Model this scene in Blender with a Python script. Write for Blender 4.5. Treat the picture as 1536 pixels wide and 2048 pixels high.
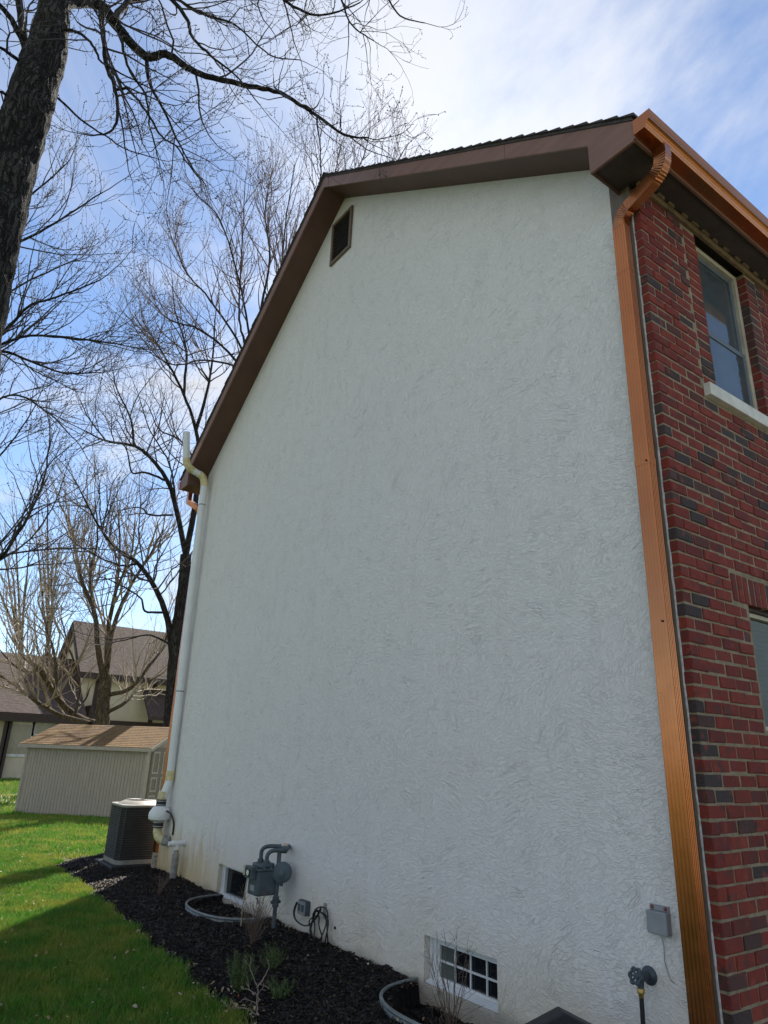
import bpy, math, random
import numpy as np
from mathutils import Vector, Matrix
PI = math.pi
random.seed(7); rng = np.random.default_rng(11)
for o in list(bpy.data.objects): bpy.data.objects.remove(o)
S = bpy.context.scene
C = S.collection

# ------------------------------------------------------------------ camera
CAM = Vector((-3.8902, -2.2451, 1.6366)); YAW, PITCH, ROLL, FPX = 0.6222, 0.3430, 0.0360, 1367.1
fw = Vector((math.sin(YAW)*math.cos(PITCH), math.cos(YAW)*math.cos(PITCH), math.sin(PITCH)))
rt0 = Vector((math.cos(YAW), -math.sin(YAW), 0)); up0 = rt0.cross(fw)
rt = rt0*math.cos(ROLL) + up0*math.sin(ROLL); up = -rt0*math.sin(ROLL) + up0*math.cos(ROLL)
cd = bpy.data.cameras.new('camera'); cam = bpy.data.objects.new('camera', cd); C.objects.link(cam)
m = Matrix((rt, up, -fw)).transposed().to_4x4(); m.translation = CAM; cam.matrix_world = m
cd.sensor_fit = 'VERTICAL'; cd.sensor_height = 36.0; cd.lens = 36.0*FPX/2048; cd.clip_start = 0.05; cd.clip_end = 900
S.camera = cam
S.render.resolution_x, S.render.resolution_y = 768, 1024
def raydir(x, y): return (fw + rt*((x-768)/FPX) - up*((y-1024)/FPX)).normalized()
def at(x, y, axis, v):                       # point of the place seen at photo pixel (x, y) on the plane axis = v
    d = raydir(x, y); return CAM + d*((v-CAM[axis])/d[axis])
def away(x, y, hd):                          # the same at a horizontal distance hd from the camera
    d = raydir(x, y); return CAM + d*(hd/math.hypot(d.x, d.y))

# ------------------------------------------------------------------ sky and sun
SUN_AZ, SUN_EL = math.radians(40), math.radians(44)     # azimuth from +Y towards +X
W = bpy.data.worlds.new('World'); S.world = W; W.use_nodes = True
nt = W.node_tree; nt.nodes.clear(); N = nt.nodes.new; L = nt.links.new
def wn(t, **k):
    n = N(t)
    for a, b in k.items(): setattr(n, a, b)
    return n
out = wn('ShaderNodeOutputWorld'); bg = wn('ShaderNodeBackground'); L(bg.outputs[0], out.inputs[0])
sky = wn('ShaderNodeTexSky', sky_type='NISHITA', sun_disc=False, sun_elevation=SUN_EL, sun_rotation=SUN_AZ,
         altitude=1200, air_density=0.9, dust_density=0.0, ozone_density=1.2)
SKY = 0.115
tc = wn('ShaderNodeTexCoord'); sep = wn('ShaderNodeSeparateXYZ'); L(tc.outputs['Generated'], sep.inputs[0])
def mth(op, a, b=None, c=None):
    n = wn('ShaderNodeMath', operation=op)
    for i, v in enumerate((a, b, c)):
        if v is None: continue
        if isinstance(v, (int, float)): n.inputs[i].default_value = v
        else: L(v, n.inputs[i])
    return n.outputs[0]
zz = mth('ADD', mth('MAXIMUM', sep.outputs[2], 0.0), 0.16)
cmb = wn('ShaderNodeCombineXYZ'); L(mth('DIVIDE', sep.outputs[0], zz), cmb.inputs[0]); L(mth('DIVIDE', sep.outputs[1], zz), cmb.inputs[1])
mp = wn('ShaderNodeMapping'); L(cmb.outputs[0], mp.inputs[0]); mp.inputs['Rotation'].default_value = (0, 0, 0.55)
mp.inputs['Scale'].default_value = (1.0, 0.62, 1); mp.inputs['Location'].default_value = (4.2, 5.2, 0.0)
n1 = wn('ShaderNodeTexNoise', noise_dimensions='2D'); n1.inputs['Scale'].default_value = 1.05; n1.inputs['Detail'].default_value = 9
n1.inputs['Roughness'].default_value = 0.60; n1.inputs['Distortion'].default_value = 0.55; L(mp.outputs[0], n1.inputs['Vector'])
n2 = wn('ShaderNodeTexNoise', noise_dimensions='2D'); n2.inputs['Scale'].default_value = 0.42; n2.inputs['Detail'].default_value = 3; L(mp.outputs[0], n2.inputs['Vector'])
cov = mth('ADD', mth('MULTIPLY', n1.outputs[0], 0.80), mth('MULTIPLY', n2.outputs[0], 0.44))
mr = wn('ShaderNodeMapRange', interpolation_type='SMOOTHSTEP'); mr.inputs['From Min'].default_value = 0.52; mr.inputs['From Max'].default_value = 0.79; L(cov, mr.inputs[0])
dens = mr.outputs[0]
# thicker cloud is a little greyer; thin cloud near the sun scatters more of its light forward
sd = Vector((math.sin(SUN_AZ)*math.cos(SUN_EL), math.cos(SUN_AZ)*math.cos(SUN_EL), math.sin(SUN_EL)))
dot = wn('ShaderNodeVectorMath', operation='DOT_PRODUCT'); L(tc.outputs['Generated'], dot.inputs[0]); dot.inputs[1].default_value = sd
glow = mth('POWER', mth('MAXIMUM', dot.outputs['Value'], 0.0), 10.0)
cb = mth('ADD', 3.7, mth('MULTIPLY', glow, 2.6))
thick = wn('ShaderNodeMapRange'); thick.inputs['From Min'].default_value = 0.66; thick.inputs['From Max'].default_value = 0.84
thick.inputs['To Min'].default_value = 1.0; thick.inputs['To Max'].default_value = 0.62; L(cov, thick.inputs[0])
cb = mth('MULTIPLY', cb, thick.outputs[0])
cc = wn('ShaderNodeCombineColor'); L(mth('MULTIPLY', cb, 0.985), cc.inputs[0]); L(mth('MULTIPLY', cb, 0.985), cc.inputs[1]); L(mth('MULTIPLY', cb, 0.99), cc.inputs[2])
mx = wn('ShaderNodeMix', data_type='RGBA'); L(mth('MULTIPLY', dens, 0.93), mx.inputs['Factor']); L(sky.outputs[0], mx.inputs['A']); L(cc.outputs[0], mx.inputs['B'])
L(mx.outputs['Result'], bg.inputs['Color']); bg.inputs['Strength'].default_value = SKY
sl = bpy.data.lights.new('sun', 'SUN'); sl.energy = 5.0; sl.angle = math.radians(0.9); sl.color = (1.0, 0.94, 0.84)
so = bpy.data.objects.new('sun', sl); C.objects.link(so); so.rotation_euler = (-sd).to_track_quat('-Z', 'Y').to_euler(); so.location = (20, 25, 40)
S.view_settings.view_transform = 'Standard'; S.view_settings.look = 'None'; S.view_settings.exposure = 0.92; S.view_settings.gamma = 1
S.view_settings.use_curve_mapping = False

# ------------------------------------------------------------------ helpers
def tag(o, label=None, cat=None, group=None, kind=None):
    for k, v in (('label', label), ('category', cat), ('group', group), ('kind', kind)):
        if v: o[k] = v
    return o
def thing(name, label, cat, loc=(0, 0, 0), group=None, rz=0.0):
    o = bpy.data.objects.new(name, None); C.objects.link(o); o.location = loc; o.rotation_euler = (0, 0, rz); o.empty_display_size = 0.2
    return tag(o, label, cat, group)
def link(name, me, parent=None):
    o = bpy.data.objects.new(name, me); C.objects.link(o)
    if parent is not None: o.parent = parent
    return o
class MB:
    def __init__(s): s.v = []; s.f = []
    def add(s, vs, fs):
        k = len(s.v); s.v += [tuple(v) for v in vs]; s.f += [tuple(i+k for i in f) for f in fs]; return s
    def box(s, x0, y0, z0, x1, y1, z1):
        return s.add([(x0,y0,z0),(x1,y0,z0),(x1,y1,z0),(x0,y1,z0),(x0,y0,z1),(x1,y0,z1),(x1,y1,z1),(x0,y1,z1)],
                     [(0,3,2,1),(4,5,6,7),(0,1,5,4),(1,2,6,5),(2,3,7,6),(3,0,4,7)])
    def obox(s, c, ax, ay, az):            # half vectors
        c, ax, ay, az = Vector(c), Vector(ax), Vector(ay), Vector(az)
        return s.add([c-ax-ay-az, c+ax-ay-az, c+ax+ay-az, c-ax+ay-az, c-ax-ay+az, c+ax-ay+az, c+ax+ay+az, c-ax+ay+az],
                     [(0,3,2,1),(4,5,6,7),(0,1,5,4),(1,2,6,5),(2,3,7,6),(3,0,4,7)])
    def prism(s, poly, vec):
        n = len(poly); a = [Vector(q) for q in poly]; b = [q+Vector(vec) for q in a]
        return s.add(a+b, [tuple(range(n-1, -1, -1)), tuple(range(n, 2*n))] + [(i, (i+1) % n, n+(i+1) % n, n+i) for i in range(n)])
    def tube(s, path, rad, n=10, caps=True, sec=None):
        P = [Vector(q) for q in path]; k0 = len(s.v)
        if not hasattr(rad, '__len__'): rad = [rad]*len(P)
        t0 = (P[1]-P[0]).normalized(); ref = Vector((0, 0, 1)) if abs(t0.z) < 0.9 else Vector((0, 1, 0))
        e1 = (ref - t0*ref.dot(t0)).normalized(); 
        if sec: n = len(sec)
        for i, q in enumerate(P):
            if i == 0: t = t0
            elif i == len(P)-1: t = (P[i]-P[i-1]).normalized()
            else: t = ((P[i+1]-P[i]).normalized() + (P[i]-P[i-1]).normalized()).normalized()
            e1 = (e1 - t*e1.dot(t)).normalized(); e2 = t.cross(e1)
            for k in range(n):
                if sec: a, b = sec[k]
                else: a, b = math.cos(2*PI*k/n), math.sin(2*PI*k/n)
                s.v.append(tuple(q + (e1*a + e2*b)*rad[i]))
        for i in range(len(P)-1):
            for k in range(n):
                a, b = k0+i*n+k, k0+i*n+(k+1) % n; s.f.append((a, b, b+n, a+n))
        if caps:
            s.f.append(tuple(k0+k for k in range(n-1, -1, -1))); s.f.append(tuple(k0+(len(P)-1)*n+k for k in range(n)))
        return s
    def lathe(s, prof, c, axis=(0, 0, 1), n=20):        # prof: (radius, along axis)
        c = Vector(c); t = Vector(axis).normalized()
        return s.tube([c+t*h for _, h in prof], [max(r, 1e-4) for r, _ in prof], n)
    def build(s, name, mat, parent=None, smooth=False, bevel=0.0):
        me = bpy.data.meshes.new(name); me.from_pydata(s.v, [], s.f); me.update()
        if mat: me.materials.append(mat)
        o = link(name, me, parent)
        if smooth:
            me.polygons.foreach_set('use_smooth', [True]*len(me.polygons))
            try: me.set_sharp_from_angle(angle=math.radians(40))
            except Exception: pass
        if bevel:
            b = o.modifiers.new('bevel', 'BEVEL'); b.width = bevel; b.segments = 2; b.limit_method = 'ANGLE'
        return o
def arrmesh(name, v, tri, mat):                 # numpy mesh of triangles
    me = bpy.data.meshes.new(name); v = np.asarray(v, np.float32); tri = np.asarray(tri, np.int32)
    me.vertices.add(len(v)); me.vertices.foreach_set('co', v.ravel())
    me.loops.add(tri.size); me.loops.foreach_set('vertex_index', tri.ravel())
    me.polygons.add(len(tri)); me.polygons.foreach_set('loop_start', np.arange(0, tri.size, 3, dtype=np.int32))
    me.update(calc_edges=True); me.validate()
    if mat: me.materials.append(mat)
    return me

# ------------------------------------------------------------------ materials
class NM:
    def __init__(s, name):
        s.m = bpy.data.materials.new(name); s.m.use_nodes = True; s.t = s.m.node_tree; s.b = s.t.nodes['Principled BSDF']
        s.co = s.n('ShaderNodeTexCoord').outputs['Object']; s.geo = None
    def n(s, t, **k):
        x = s.t.nodes.new(t)
        for a, b in k.items(): setattr(x, a, b)
        return x
    def l(s, a, b): s.t.links.new(a, b)
    def wpos(s):
        if not s.geo: s.geo = s.n('ShaderNodeNewGeometry').outputs['Position']
        return s.geo
    def noise(s, scale, detail=4, rough=0.55, vec=None, dist=0.0, sc=None, loc=None):
        v = vec or s.co
        if sc or loc:
            mpn = s.n('ShaderNodeMapping'); s.l(v, mpn.inputs[0])
            if sc: mpn.inputs['Scale'].default_value = sc
            if loc: mpn.inputs['Location'].default_value = loc
            v = mpn.outputs[0]
        x = s.n('ShaderNodeTexNoise'); x.inputs['Scale'].default_value = scale; x.inputs['Detail'].default_value = detail
        x.inputs['Roughness'].default_value = rough; x.inputs['Distortion'].default_value = dist; s.l(v, x.inputs['Vector']); return x.outputs[0]
    def ramp(s, fac, stops, interp='LINEAR'):
        r = s.n('ShaderNodeValToRGB'); e = r.color_ramp; e.interpolation = interp
        while len(e.elements) < len(stops): e.elements.new(0.5)
        for i, (p, c) in enumerate(stops): e.elements[i].position = p; e.elements[i].color = (*c, 1) if len(c) == 3 else c
        s.l(fac, r.inputs[0]); return r.outputs[0]
    def mix(s, f, a, b, mode='MIX'):
        x = s.n('ShaderNodeMix', data_type='RGBA', blend_type=mode)
        for k, v in (('Factor', f), ('A', a), ('B', b)):
            i = [q for q in x.inputs if q.name == k and q.enabled][0] if k != 'Factor' else x.inputs[0]
            if hasattr(v, 'links') or hasattr(v, 'is_linked'): s.l(v, i)
            elif isinstance(v, (int, float)): i.default_value = v
            else: i.default_value = (*v, 1)
        return [q for q in x.outputs if q.enabled][0]
    def math(s, op, a, b=None):
        x = s.n('ShaderNodeMath', operation=op)
        for i, v in enumerate((a, b)):
            if v is None: continue
            if isinstance(v, (int, float)): x.inputs[i].default_value = v
            else: s.l(v, x.inputs[i])
        return x.outputs[0]
    def maprange(s, f, a, b, c=0.0, d=1.0):
        x = s.n('ShaderNodeMapRange', interpolation_type='SMOOTHSTEP')
        for i, v in zip((1, 2, 3, 4), (a, b, c, d)): x.inputs[i].default_value = v
        s.l(f, x.inputs[0]); return x.outputs[0]
    def bump(s, h, strength=0.5, dist=0.01):
        x = s.n('ShaderNodeBump'); x.inputs['Strength'].default_value = strength; x.inputs['Distance'].default_value = dist
        s.l(h, x.inputs['Height']); s.l(x.outputs[0], s.b.inputs['Normal'])
    def set(s, col=None, rough=None, metal=None, spec=None):
        for k, v in (('Base Color', col), ('Roughness', rough), ('Metallic', metal), ('Specular IOR Level', spec)):
            if v is None: continue
            i = s.b.inputs[k]
            if hasattr(v, 'is_linked'): s.l(v, i)
            elif isinstance(v, (int, float)): i.default_value = v
            else: i.default_value = (*v, 1)
        return s
def plain(name, col, rough=0.6, metal=0.0, var=0.25, scale=12, bump=0.0, spec=None, sc=None, detail=5):
    q = NM(name); n = q.noise(scale, detail, sc=sc)
    lo = tuple(c*(1-var) for c in col); hi = tuple(min(1, c*(1+var)) for c in col)
    q.set(q.ramp(n, [(0.3, lo), (0.7, hi)]), rough, metal, spec)
    if bump: q.bump(q.noise(scale*6, 4), bump, 0.004)
    return q.m
M = {}
# stucco: skip-trowelled render, strokes in every direction, faint runs of dirt
q = NM('stucco'); P_ = q.wpos()
vor = q.n('ShaderNodeTexVoronoi'); vor.inputs['Scale'].default_value = 2.6
warp = q.n('ShaderNodeVectorMath', operation='ADD'); nz = q.n('ShaderNodeTexNoise'); nz.inputs['Scale'].default_value = 3.0; nz.inputs['Detail'].default_value = 2; q.l(P_, nz.inputs['Vector'])
sc_ = q.n('ShaderNodeVectorMath', operation='SCALE'); q.l(nz.outputs['Color'], sc_.inputs[0]); sc_.inputs['Scale'].default_value = 0.35
q.l(P_, warp.inputs[0]); q.l(sc_.outputs[0], warp.inputs[1]); q.l(warp.outputs[0], vor.inputs['Vector'])
sepc = q.n('ShaderNodeSeparateColor'); q.l(vor.outputs['Color'], sepc.inputs[0])
ang = q.math('MULTIPLY', q.math('SUBTRACT', sepc.outputs[0], 0.30), 1.7)
vr = q.n('ShaderNodeVectorRotate', rotation_type='X_AXIS'); q.l(P_, vr.inputs['Vector']); q.l(ang, vr.inputs['Angle'])
stroke = q.noise(33, 3, 0.6, vec=vr.outputs[0], dist=0.4, sc=(1, 0.55, 1.2))
ridge = q.math('MAXIMUM', q.math('SUBTRACT', 1.0, q.math('MULTIPLY', q.math('ABSOLUTE', q.math('SUBTRACT', stroke, 0.47)), 10.0)), 0.0)
msk = q.maprange(q.noise(6.5, 5, 0.8, vec=P_), 0.44, 0.68)
fine = q.noise(75, 4, 0.7, vec=P_)
long_ = q.noise(7, 2, 0.5, vec=vr.outputs[0], dist=1.0, sc=(1, 0.3, 2.2))
lr = q.math('MULTIPLY', q.math('MAXIMUM', q.math('SUBTRACT', 1.0, q.math('MULTIPLY', q.math('ABSOLUTE', q.math('SUBTRACT', long_, 0.62)), 55.0)), 0.0), q.maprange(q.noise(3.1, 3, vec=P_), 0.5, 0.62))
crev = q.math('MULTIPLY', q.math('POWER', ridge, 1.3), q.math('ADD', 0.55, q.math('MULTIPLY', msk, 0.45)))
h = q.math('SUBTRACT', q.math('MULTIPLY', fine, 0.8), q.math('ADD', q.math('MULTIPLY', crev, 0.95), q.math('MULTIPLY', lr, 0.9)))
q.bump(h, 0.85, 0.0062)
streak = q.maprange(q.noise(3.2, 5, 0.6, vec=P_, sc=(1, 1.5, 0.22)), 0.50, 0.74)
blot = q.maprange(q.noise(1.1, 5, 0.6, vec=P_, dist=0.4), 0.48, 0.75)
base = q.mix(q.math('MULTIPLY', streak, 0.22), (0.815, 0.775, 0.735), (0.66, 0.615, 0.575))
base = q.mix(q.math('MULTIPLY', blot, 0.10), base, (0.66, 0.61, 0.56))
sx = q.n('ShaderNodeSeparateXYZ'); q.l(P_, sx.inputs[0])
wob = q.math('MULTIPLY', q.math('SUBTRACT', q.noise(2.2, 5, 0.6, vec=P_), 0.5), 0.9)
low = q.maprange(q.math('ADD', sx.outputs[2], wob), 0.75, -0.15)
base = q.mix(q.math('MULTIPLY', low, 0.65), base, (0.72, 0.61, 0.42))
rearm = q.math('MULTIPLY', q.maprange(sx.outputs[1], 5.6, 7.4), q.maprange(q.math('ADD', sx.outputs[2], q.math('MULTIPLY', q.math('SUBTRACT', q.noise(4, 4, vec=P_, sc=(1, 2, 0.4)), 0.5), 1.5)), 0.75, 0.05))
base = q.mix(q.math('MULTIPLY', rearm, 0.75), base, (0.60, 0.41, 0.17))
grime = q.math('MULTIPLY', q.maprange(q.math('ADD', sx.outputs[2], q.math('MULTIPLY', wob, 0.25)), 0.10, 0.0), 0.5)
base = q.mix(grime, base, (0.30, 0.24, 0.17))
base = q.mix(q.math('MULTIPLY', q.math('ADD', crev, q.math('MULTIPLY', lr, 2.5)), 0.018), base, (0.34, 0.30, 0.26))  # shade of the trowel crevices, faintly darkened into the base colour
q.set(base, 0.88, spec=0.2); M['stucco'] = q.m
# bricks
q = NM('brick'); oi = q.n('ShaderNodeObjectInfo')
rnd = oi.outputs['Random']; pw = q.wpos()
col = q.ramp(rnd, [(0.0, (0.205, 0.031, 0.021)), (0.30, (0.235, 0.040, 0.024)), (0.55, (0.175, 0.027, 0.021)), (0.78, (0.145, 0.028, 0.023)), (0.86, (0.090, 0.040, 0.034)), (0.93, (0.050, 0.036, 0.034)), (1.0, (0.062, 0.050, 0.050))])
fl = q.maprange(q.noise(13, 5, 0.65, vec=pw), 0.50, 0.66)
col = q.mix(q.math('MULTIPLY', fl, 0.85), col, (0.070, 0.040, 0.035))
col = q.mix(q.math('MULTIPLY', q.maprange(q.noise(11, 3, vec=pw, loc=(5, 2, 1)), 0.55, 0.68), 0.55), col, (0.30, 0.062, 0.036))
sp = q.maprange(q.noise(140, 2, vec=pw), 0.66, 0.74); col = q.mix(q.math('MULTIPLY', sp, 0.35), col, (0.42, 0.34, 0.28))
sm = q.maprange(q.noise(38, 5, 0.75, vec=pw, loc=(3, 7, 2)), 0.60, 0.70); col = q.mix(q.math('MULTIPLY', sm, 0.22), col, (0.30, 0.22, 0.16))
q.set(col, 0.8, spec=0.25); q.bump(q.noise(60, 6, 0.75, vec=pw), 0.9, 0.009); M['brick'] = q.m
q = NM('brick_joined'); vv = q.n('ShaderNodeTexVoronoi'); vv.inputs['Scale'].default_value = 5.0; q.l(q.wpos(), vv.inputs['Vector'])
s3 = q.n('ShaderNodeSeparateColor'); q.l(vv.outputs['Color'], s3.inputs[0])
q.set(q.ramp(s3.outputs[0], [(0.0, (0.20, 0.037, 0.026)), (0.74, (0.15, 0.031, 0.026)), (0.86, (0.085, 0.045, 0.040)), (1.0, (0.055, 0.042, 0.040))]), 0.8, spec=0.3); q.bump(q.noise(90, 4), 0.5, 0.004); M['brick_joined'] = q.m
q = NM('mortar'); nn = q.noise(14, 6, 0.65)
q.set(q.ramp(nn, [(0.3, (0.24, 0.185, 0.115)), (0.7, (0.44, 0.355, 0.24))]), 0.95, spec=0.2); q.bump(q.noise(45, 6, 0.75), 1.0, 0.02); M['mortar'] = q.m
M['trim_brown'] = plain('trim_brown', (0.215, 0.108, 0.074), 0.55, var=0.16, scale=3, sc=(1, 0.5, 4), bump=0.08)
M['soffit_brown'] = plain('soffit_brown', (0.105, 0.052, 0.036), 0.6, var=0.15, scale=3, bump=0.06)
M['soffit_dark'] = plain('soffit_dark', (0.060, 0.042, 0.038), 0.7, var=0.3, scale=5)  # darker soffit brown, with the shade under the front eave put into it
M['board_taupe'] = plain('board_taupe', (0.150, 0.115, 0.090), 0.6, var=0.25, scale=4, sc=(3, 3, 0.6), bump=0.1)
M['frieze_tan'] = plain('frieze_tan', (0.18, 0.115, 0.058), 0.7, var=0.45, scale=9)
M['caulk'] = plain('caulk', (0.50, 0.50, 0.48), 0.7, var=0.3, scale=30, bump=0.4)
q = NM('copper'); nn = q.noise(1.6, 3)
q.set(q.ramp(nn, [(0.3, (0.42, 0.140, 0.046)), (0.7, (0.50, 0.175, 0.054))]), q.ramp(q.noise(9, 4), [(0.3, (0.20,)*3), (0.7, (0.28,)*3)]), 0.9); q.bump(q.noise(7, 3), 0.05, 0.01); q.b.inputs['Coat Weight'].default_value = 0.35; q.b.inputs['Coat Roughness'].default_value = 0.12; M['copper'] = q.m
M['copper_scuffed'] = plain('copper_scuffed', (0.42, 0.36, 0.30), 0.6, 0.4, var=0.6, scale=25)
M['shingle'] = plain('shingle', (0.060, 0.048, 0.046), 0.9, var=0.5, scale=40, bump=0.5)
M['white_vinyl'] = plain('white_vinyl', (0.70, 0.70, 0.68), 0.4, var=0.08, scale=6)
M['sill_white'] = plain('sill_white', (0.64, 0.61, 0.54), 0.7, var=0.15, scale=10, bump=0.1)
M['window_trim'] = plain('window_trim', (0.50, 0.44, 0.33), 0.6, var=0.2, scale=8)
M['sash_grey'] = plain('sash_grey', (0.115, 0.135, 0.150), 0.45, var=0.15, scale=6)
def glassy(name, col, rough=0.04):
    g = NM(name); g.set(g.ramp(g.noise(2.5, 3), [(0.3, tuple(c*.8 for c in col)), (0.7, tuple(c*1.2 for c in col))]), rough, 0.0, 0.6); g.b.inputs['IOR'].default_value = 1.5
    g.bump(g.noise(3, 2), 0.02, 0.02); return g.m
M['glass_dark'] = glassy('glass_dark', (0.012, 0.014, 0.016)); M['glass_curtain'] = glassy('glass_curtain', (0.075, 0.090, 0.098))
M['glass_green'] = glassy('glass_green', (0.10, 0.125, 0.115), 0.12); M['blind'] = plain('blind', (0.105, 0.135, 0.145), 0.5, var=0.12, scale=5)
M['vent_dark'] = plain('vent_dark', (0.012, 0.010, 0.010), 0.9); M['vent_slat'] = plain('vent_slat', (0.115, 0.075, 0.060), 0.6, var=0.2)
M['vent_frame'] = plain('vent_frame', (0.155, 0.105, 0.070), 0.6, var=0.15)
M['inside'] = plain('inside', (0.03, 0.03, 0.03), 0.9)

# ------------------------------------------------------------------ the house
AY, AZ, SF, SR, DEP, LEN = 4.41, 9.10, 0.692, 0.755, 8.45, 9.0      # gable peak, front/rear pitch, depth, length
OV = 0.33
def zs(y): return AZ - (SF*(AY-y) if y < AY else SR*(y-AY))
house = thing('house', 'two storey house with pale stucco gable wall and red brick front', 'house')
W2 = (1.66, 2.44, 0.03, 0.35); W1 = (5.56, 6.34, 0.01, 0.35)
b = MB(); ys = [0.19, 1.66, 2.44, AY, 5.56, 6.34, DEP]
for y0, y1 in zip(ys[:-1], ys[1:]):
    segs = [(-0.45, None)]
    for w in (W1, W2):
        if abs(y0-w[0]) < 1e-6: segs = [(-0.45, w[2]), (w[3], None)]
    for za, zb in segs:
        t0, t1 = (zb, zb) if zb is not None else (zs(y0)+0.03, zs(y1)+0.03)
        b.add([(0,y0,za),(0,y1,za),(0,y1,t1),(0,y0,t0)], [(0,3,2,1)])
for w in (W1, W2):                       # rendered reveals of the basement windows
    y0, y1, z0, z1 = w; d = 0.13
    b.add([(0,y0,z0),(d,y0,z0),(d,y0,z1),(0,y0,z1)], [(0,3,2,1)]); b.add([(0,y1,z0),(d,y1,z0),(d,y1,z1),(0,y1,z1)], [(0,1,2,3)])
    b.add([(0,y0,z1),(d,y0,z1),(d,y1,z1),(0,y1,z1)], [(0,1,2,3)]); b.add([(0,y0,z0),(d,y0,z0),(d,y1,z0),(0,y1,z0)], [(0,3,2,1)])
b.add([(0,0.19,-0.45),(0.06,0.19,-0.45),(0.06,0.19,zs(.19)),(0,0.19,zs(.19))], [(0,1,2,3)])
b.add([(0,DEP,-0.45),(0.3,DEP,-0.45),(0.3,DEP,zs(DEP)),(0,DEP,zs(DEP))], [(0,3,2,1)])
tag(b.build('stucco_wall', M['stucco'], house), 'pale grey trowelled stucco gable wall, stained near the ground')
MB().box(0.302, DEP-.012, -0.45, LEN, DEP, 6.05).build('rear_wall', M['stucco'], house)
MB().prism([(LEN, 0.12, -0.45), (LEN, DEP-.02, -0.45), (LEN, DEP-.02, zs(DEP)), (LEN, AY, AZ), (LEN, 0.12, zs(0))], (-0.1, 0, 0)).build('side_wall', M['stucco'], house)
MB().box(0.16, 0.16, -0.4, LEN-.15, DEP-.15, 5.5).build('light_block_box', M['inside'], house)  # unseen dark box added inside the house to block light

# rake boards, soffits, boxed eave ends
def slope_pts(x, ylist, dz): return [(x, y, zs(y)+dz) for y in ylist]
fr = [-0.235, AY]; re = [AY, 8.72]
for nm, (ya, yb) in (('front', fr), ('rear', re)):
    MB().add([(-OV, ya, zs(ya)), (0.0, ya, zs(ya)), (0.0, yb, zs(yb)), (-OV, yb, zs(yb)), (-OV, ya, zs(ya)+.03), (0.0, ya, zs(ya)+.03), (0.0, yb, zs(yb)+.03), (-OV, yb, zs(yb)+.03)],
             [(0,1,2,3),(7,6,5,4),(0,4,5,1),(2,6,7,3),(1,5,6,2),(0,3,7,4)]).build('rake_soffit', M['soffit_brown'], house)
    cuts = [ya, ya+(yb-ya)*0.27, ya+(yb-ya)*0.72, yb]
    for c0, c1 in zip(cuts[:-1], cuts[1:]):
        g = 0.0012
        MB().prism([(-OV-.022, c0+g, zs(c0+g)-.018), (-OV-.022, c1-g, zs(c1-g)-.018), (-OV-.022, c1-g, zs(c1-g)+.155), (-OV-.022, c0+g, zs(c0+g)+.155)], (.0215, 0, 0)).build('rake_board', M['trim_brown'], house, bevel=.003)
    # shingle mould strip above the rake board
    MB().prism([(-OV-.03, ya, zs(ya)+.1555), (-OV-.03, yb, zs(yb)+.1555), (-OV-.03, yb, zs(yb)+.185), (-OV-.03, ya, zs(ya)+.185)], (.03, 0, 0)).build('drip_edge', M['shingle'], house)
EZ = 5.86                                   # front eave soffit level
MB().prism([(-OV-.023, .158, EZ), (-OV-.023, -.222, EZ), (-OV-.023, -.222, zs(-.222)-.005), (-OV-.023, .158, zs(.158)-.002)], (.022, 0, 0)).build('eave_end_board', M['trim_brown'], house, bevel=.002)
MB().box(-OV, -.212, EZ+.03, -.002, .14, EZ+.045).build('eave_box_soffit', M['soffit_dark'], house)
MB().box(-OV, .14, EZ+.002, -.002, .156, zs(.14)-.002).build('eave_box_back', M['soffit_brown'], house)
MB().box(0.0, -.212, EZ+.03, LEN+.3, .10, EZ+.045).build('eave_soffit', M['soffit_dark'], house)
MB().box(-OV, -.232, EZ+.005, LEN+.3, -.213, zs(-.232)+.15).build('eave_fascia', M['trim_brown'], house)
RZ = 5.82
MB().prism([(-OV-.023, 8.40, RZ), (-OV-.023, 8.70, RZ), (-OV-.023, 8.70, zs(8.70)-.005), (-OV-.023, 8.40, zs(8.40)-.002)], (.022, 0, 0)).build('eave_end_board', M['trim_brown'], house, bevel=.002)
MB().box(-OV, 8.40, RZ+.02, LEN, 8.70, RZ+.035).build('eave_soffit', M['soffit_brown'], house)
MB().box(-OV, 8.40, RZ+.036, -.002, 8.412, zs(8.40)-.003).build('eave_box_back', M['soffit_brown'], house)
MB().box(-OV, 8.701, RZ+.004, LEN, 8.72, zs(8.72)+.15).build('eave_fascia', M['trim_brown'], house)
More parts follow.
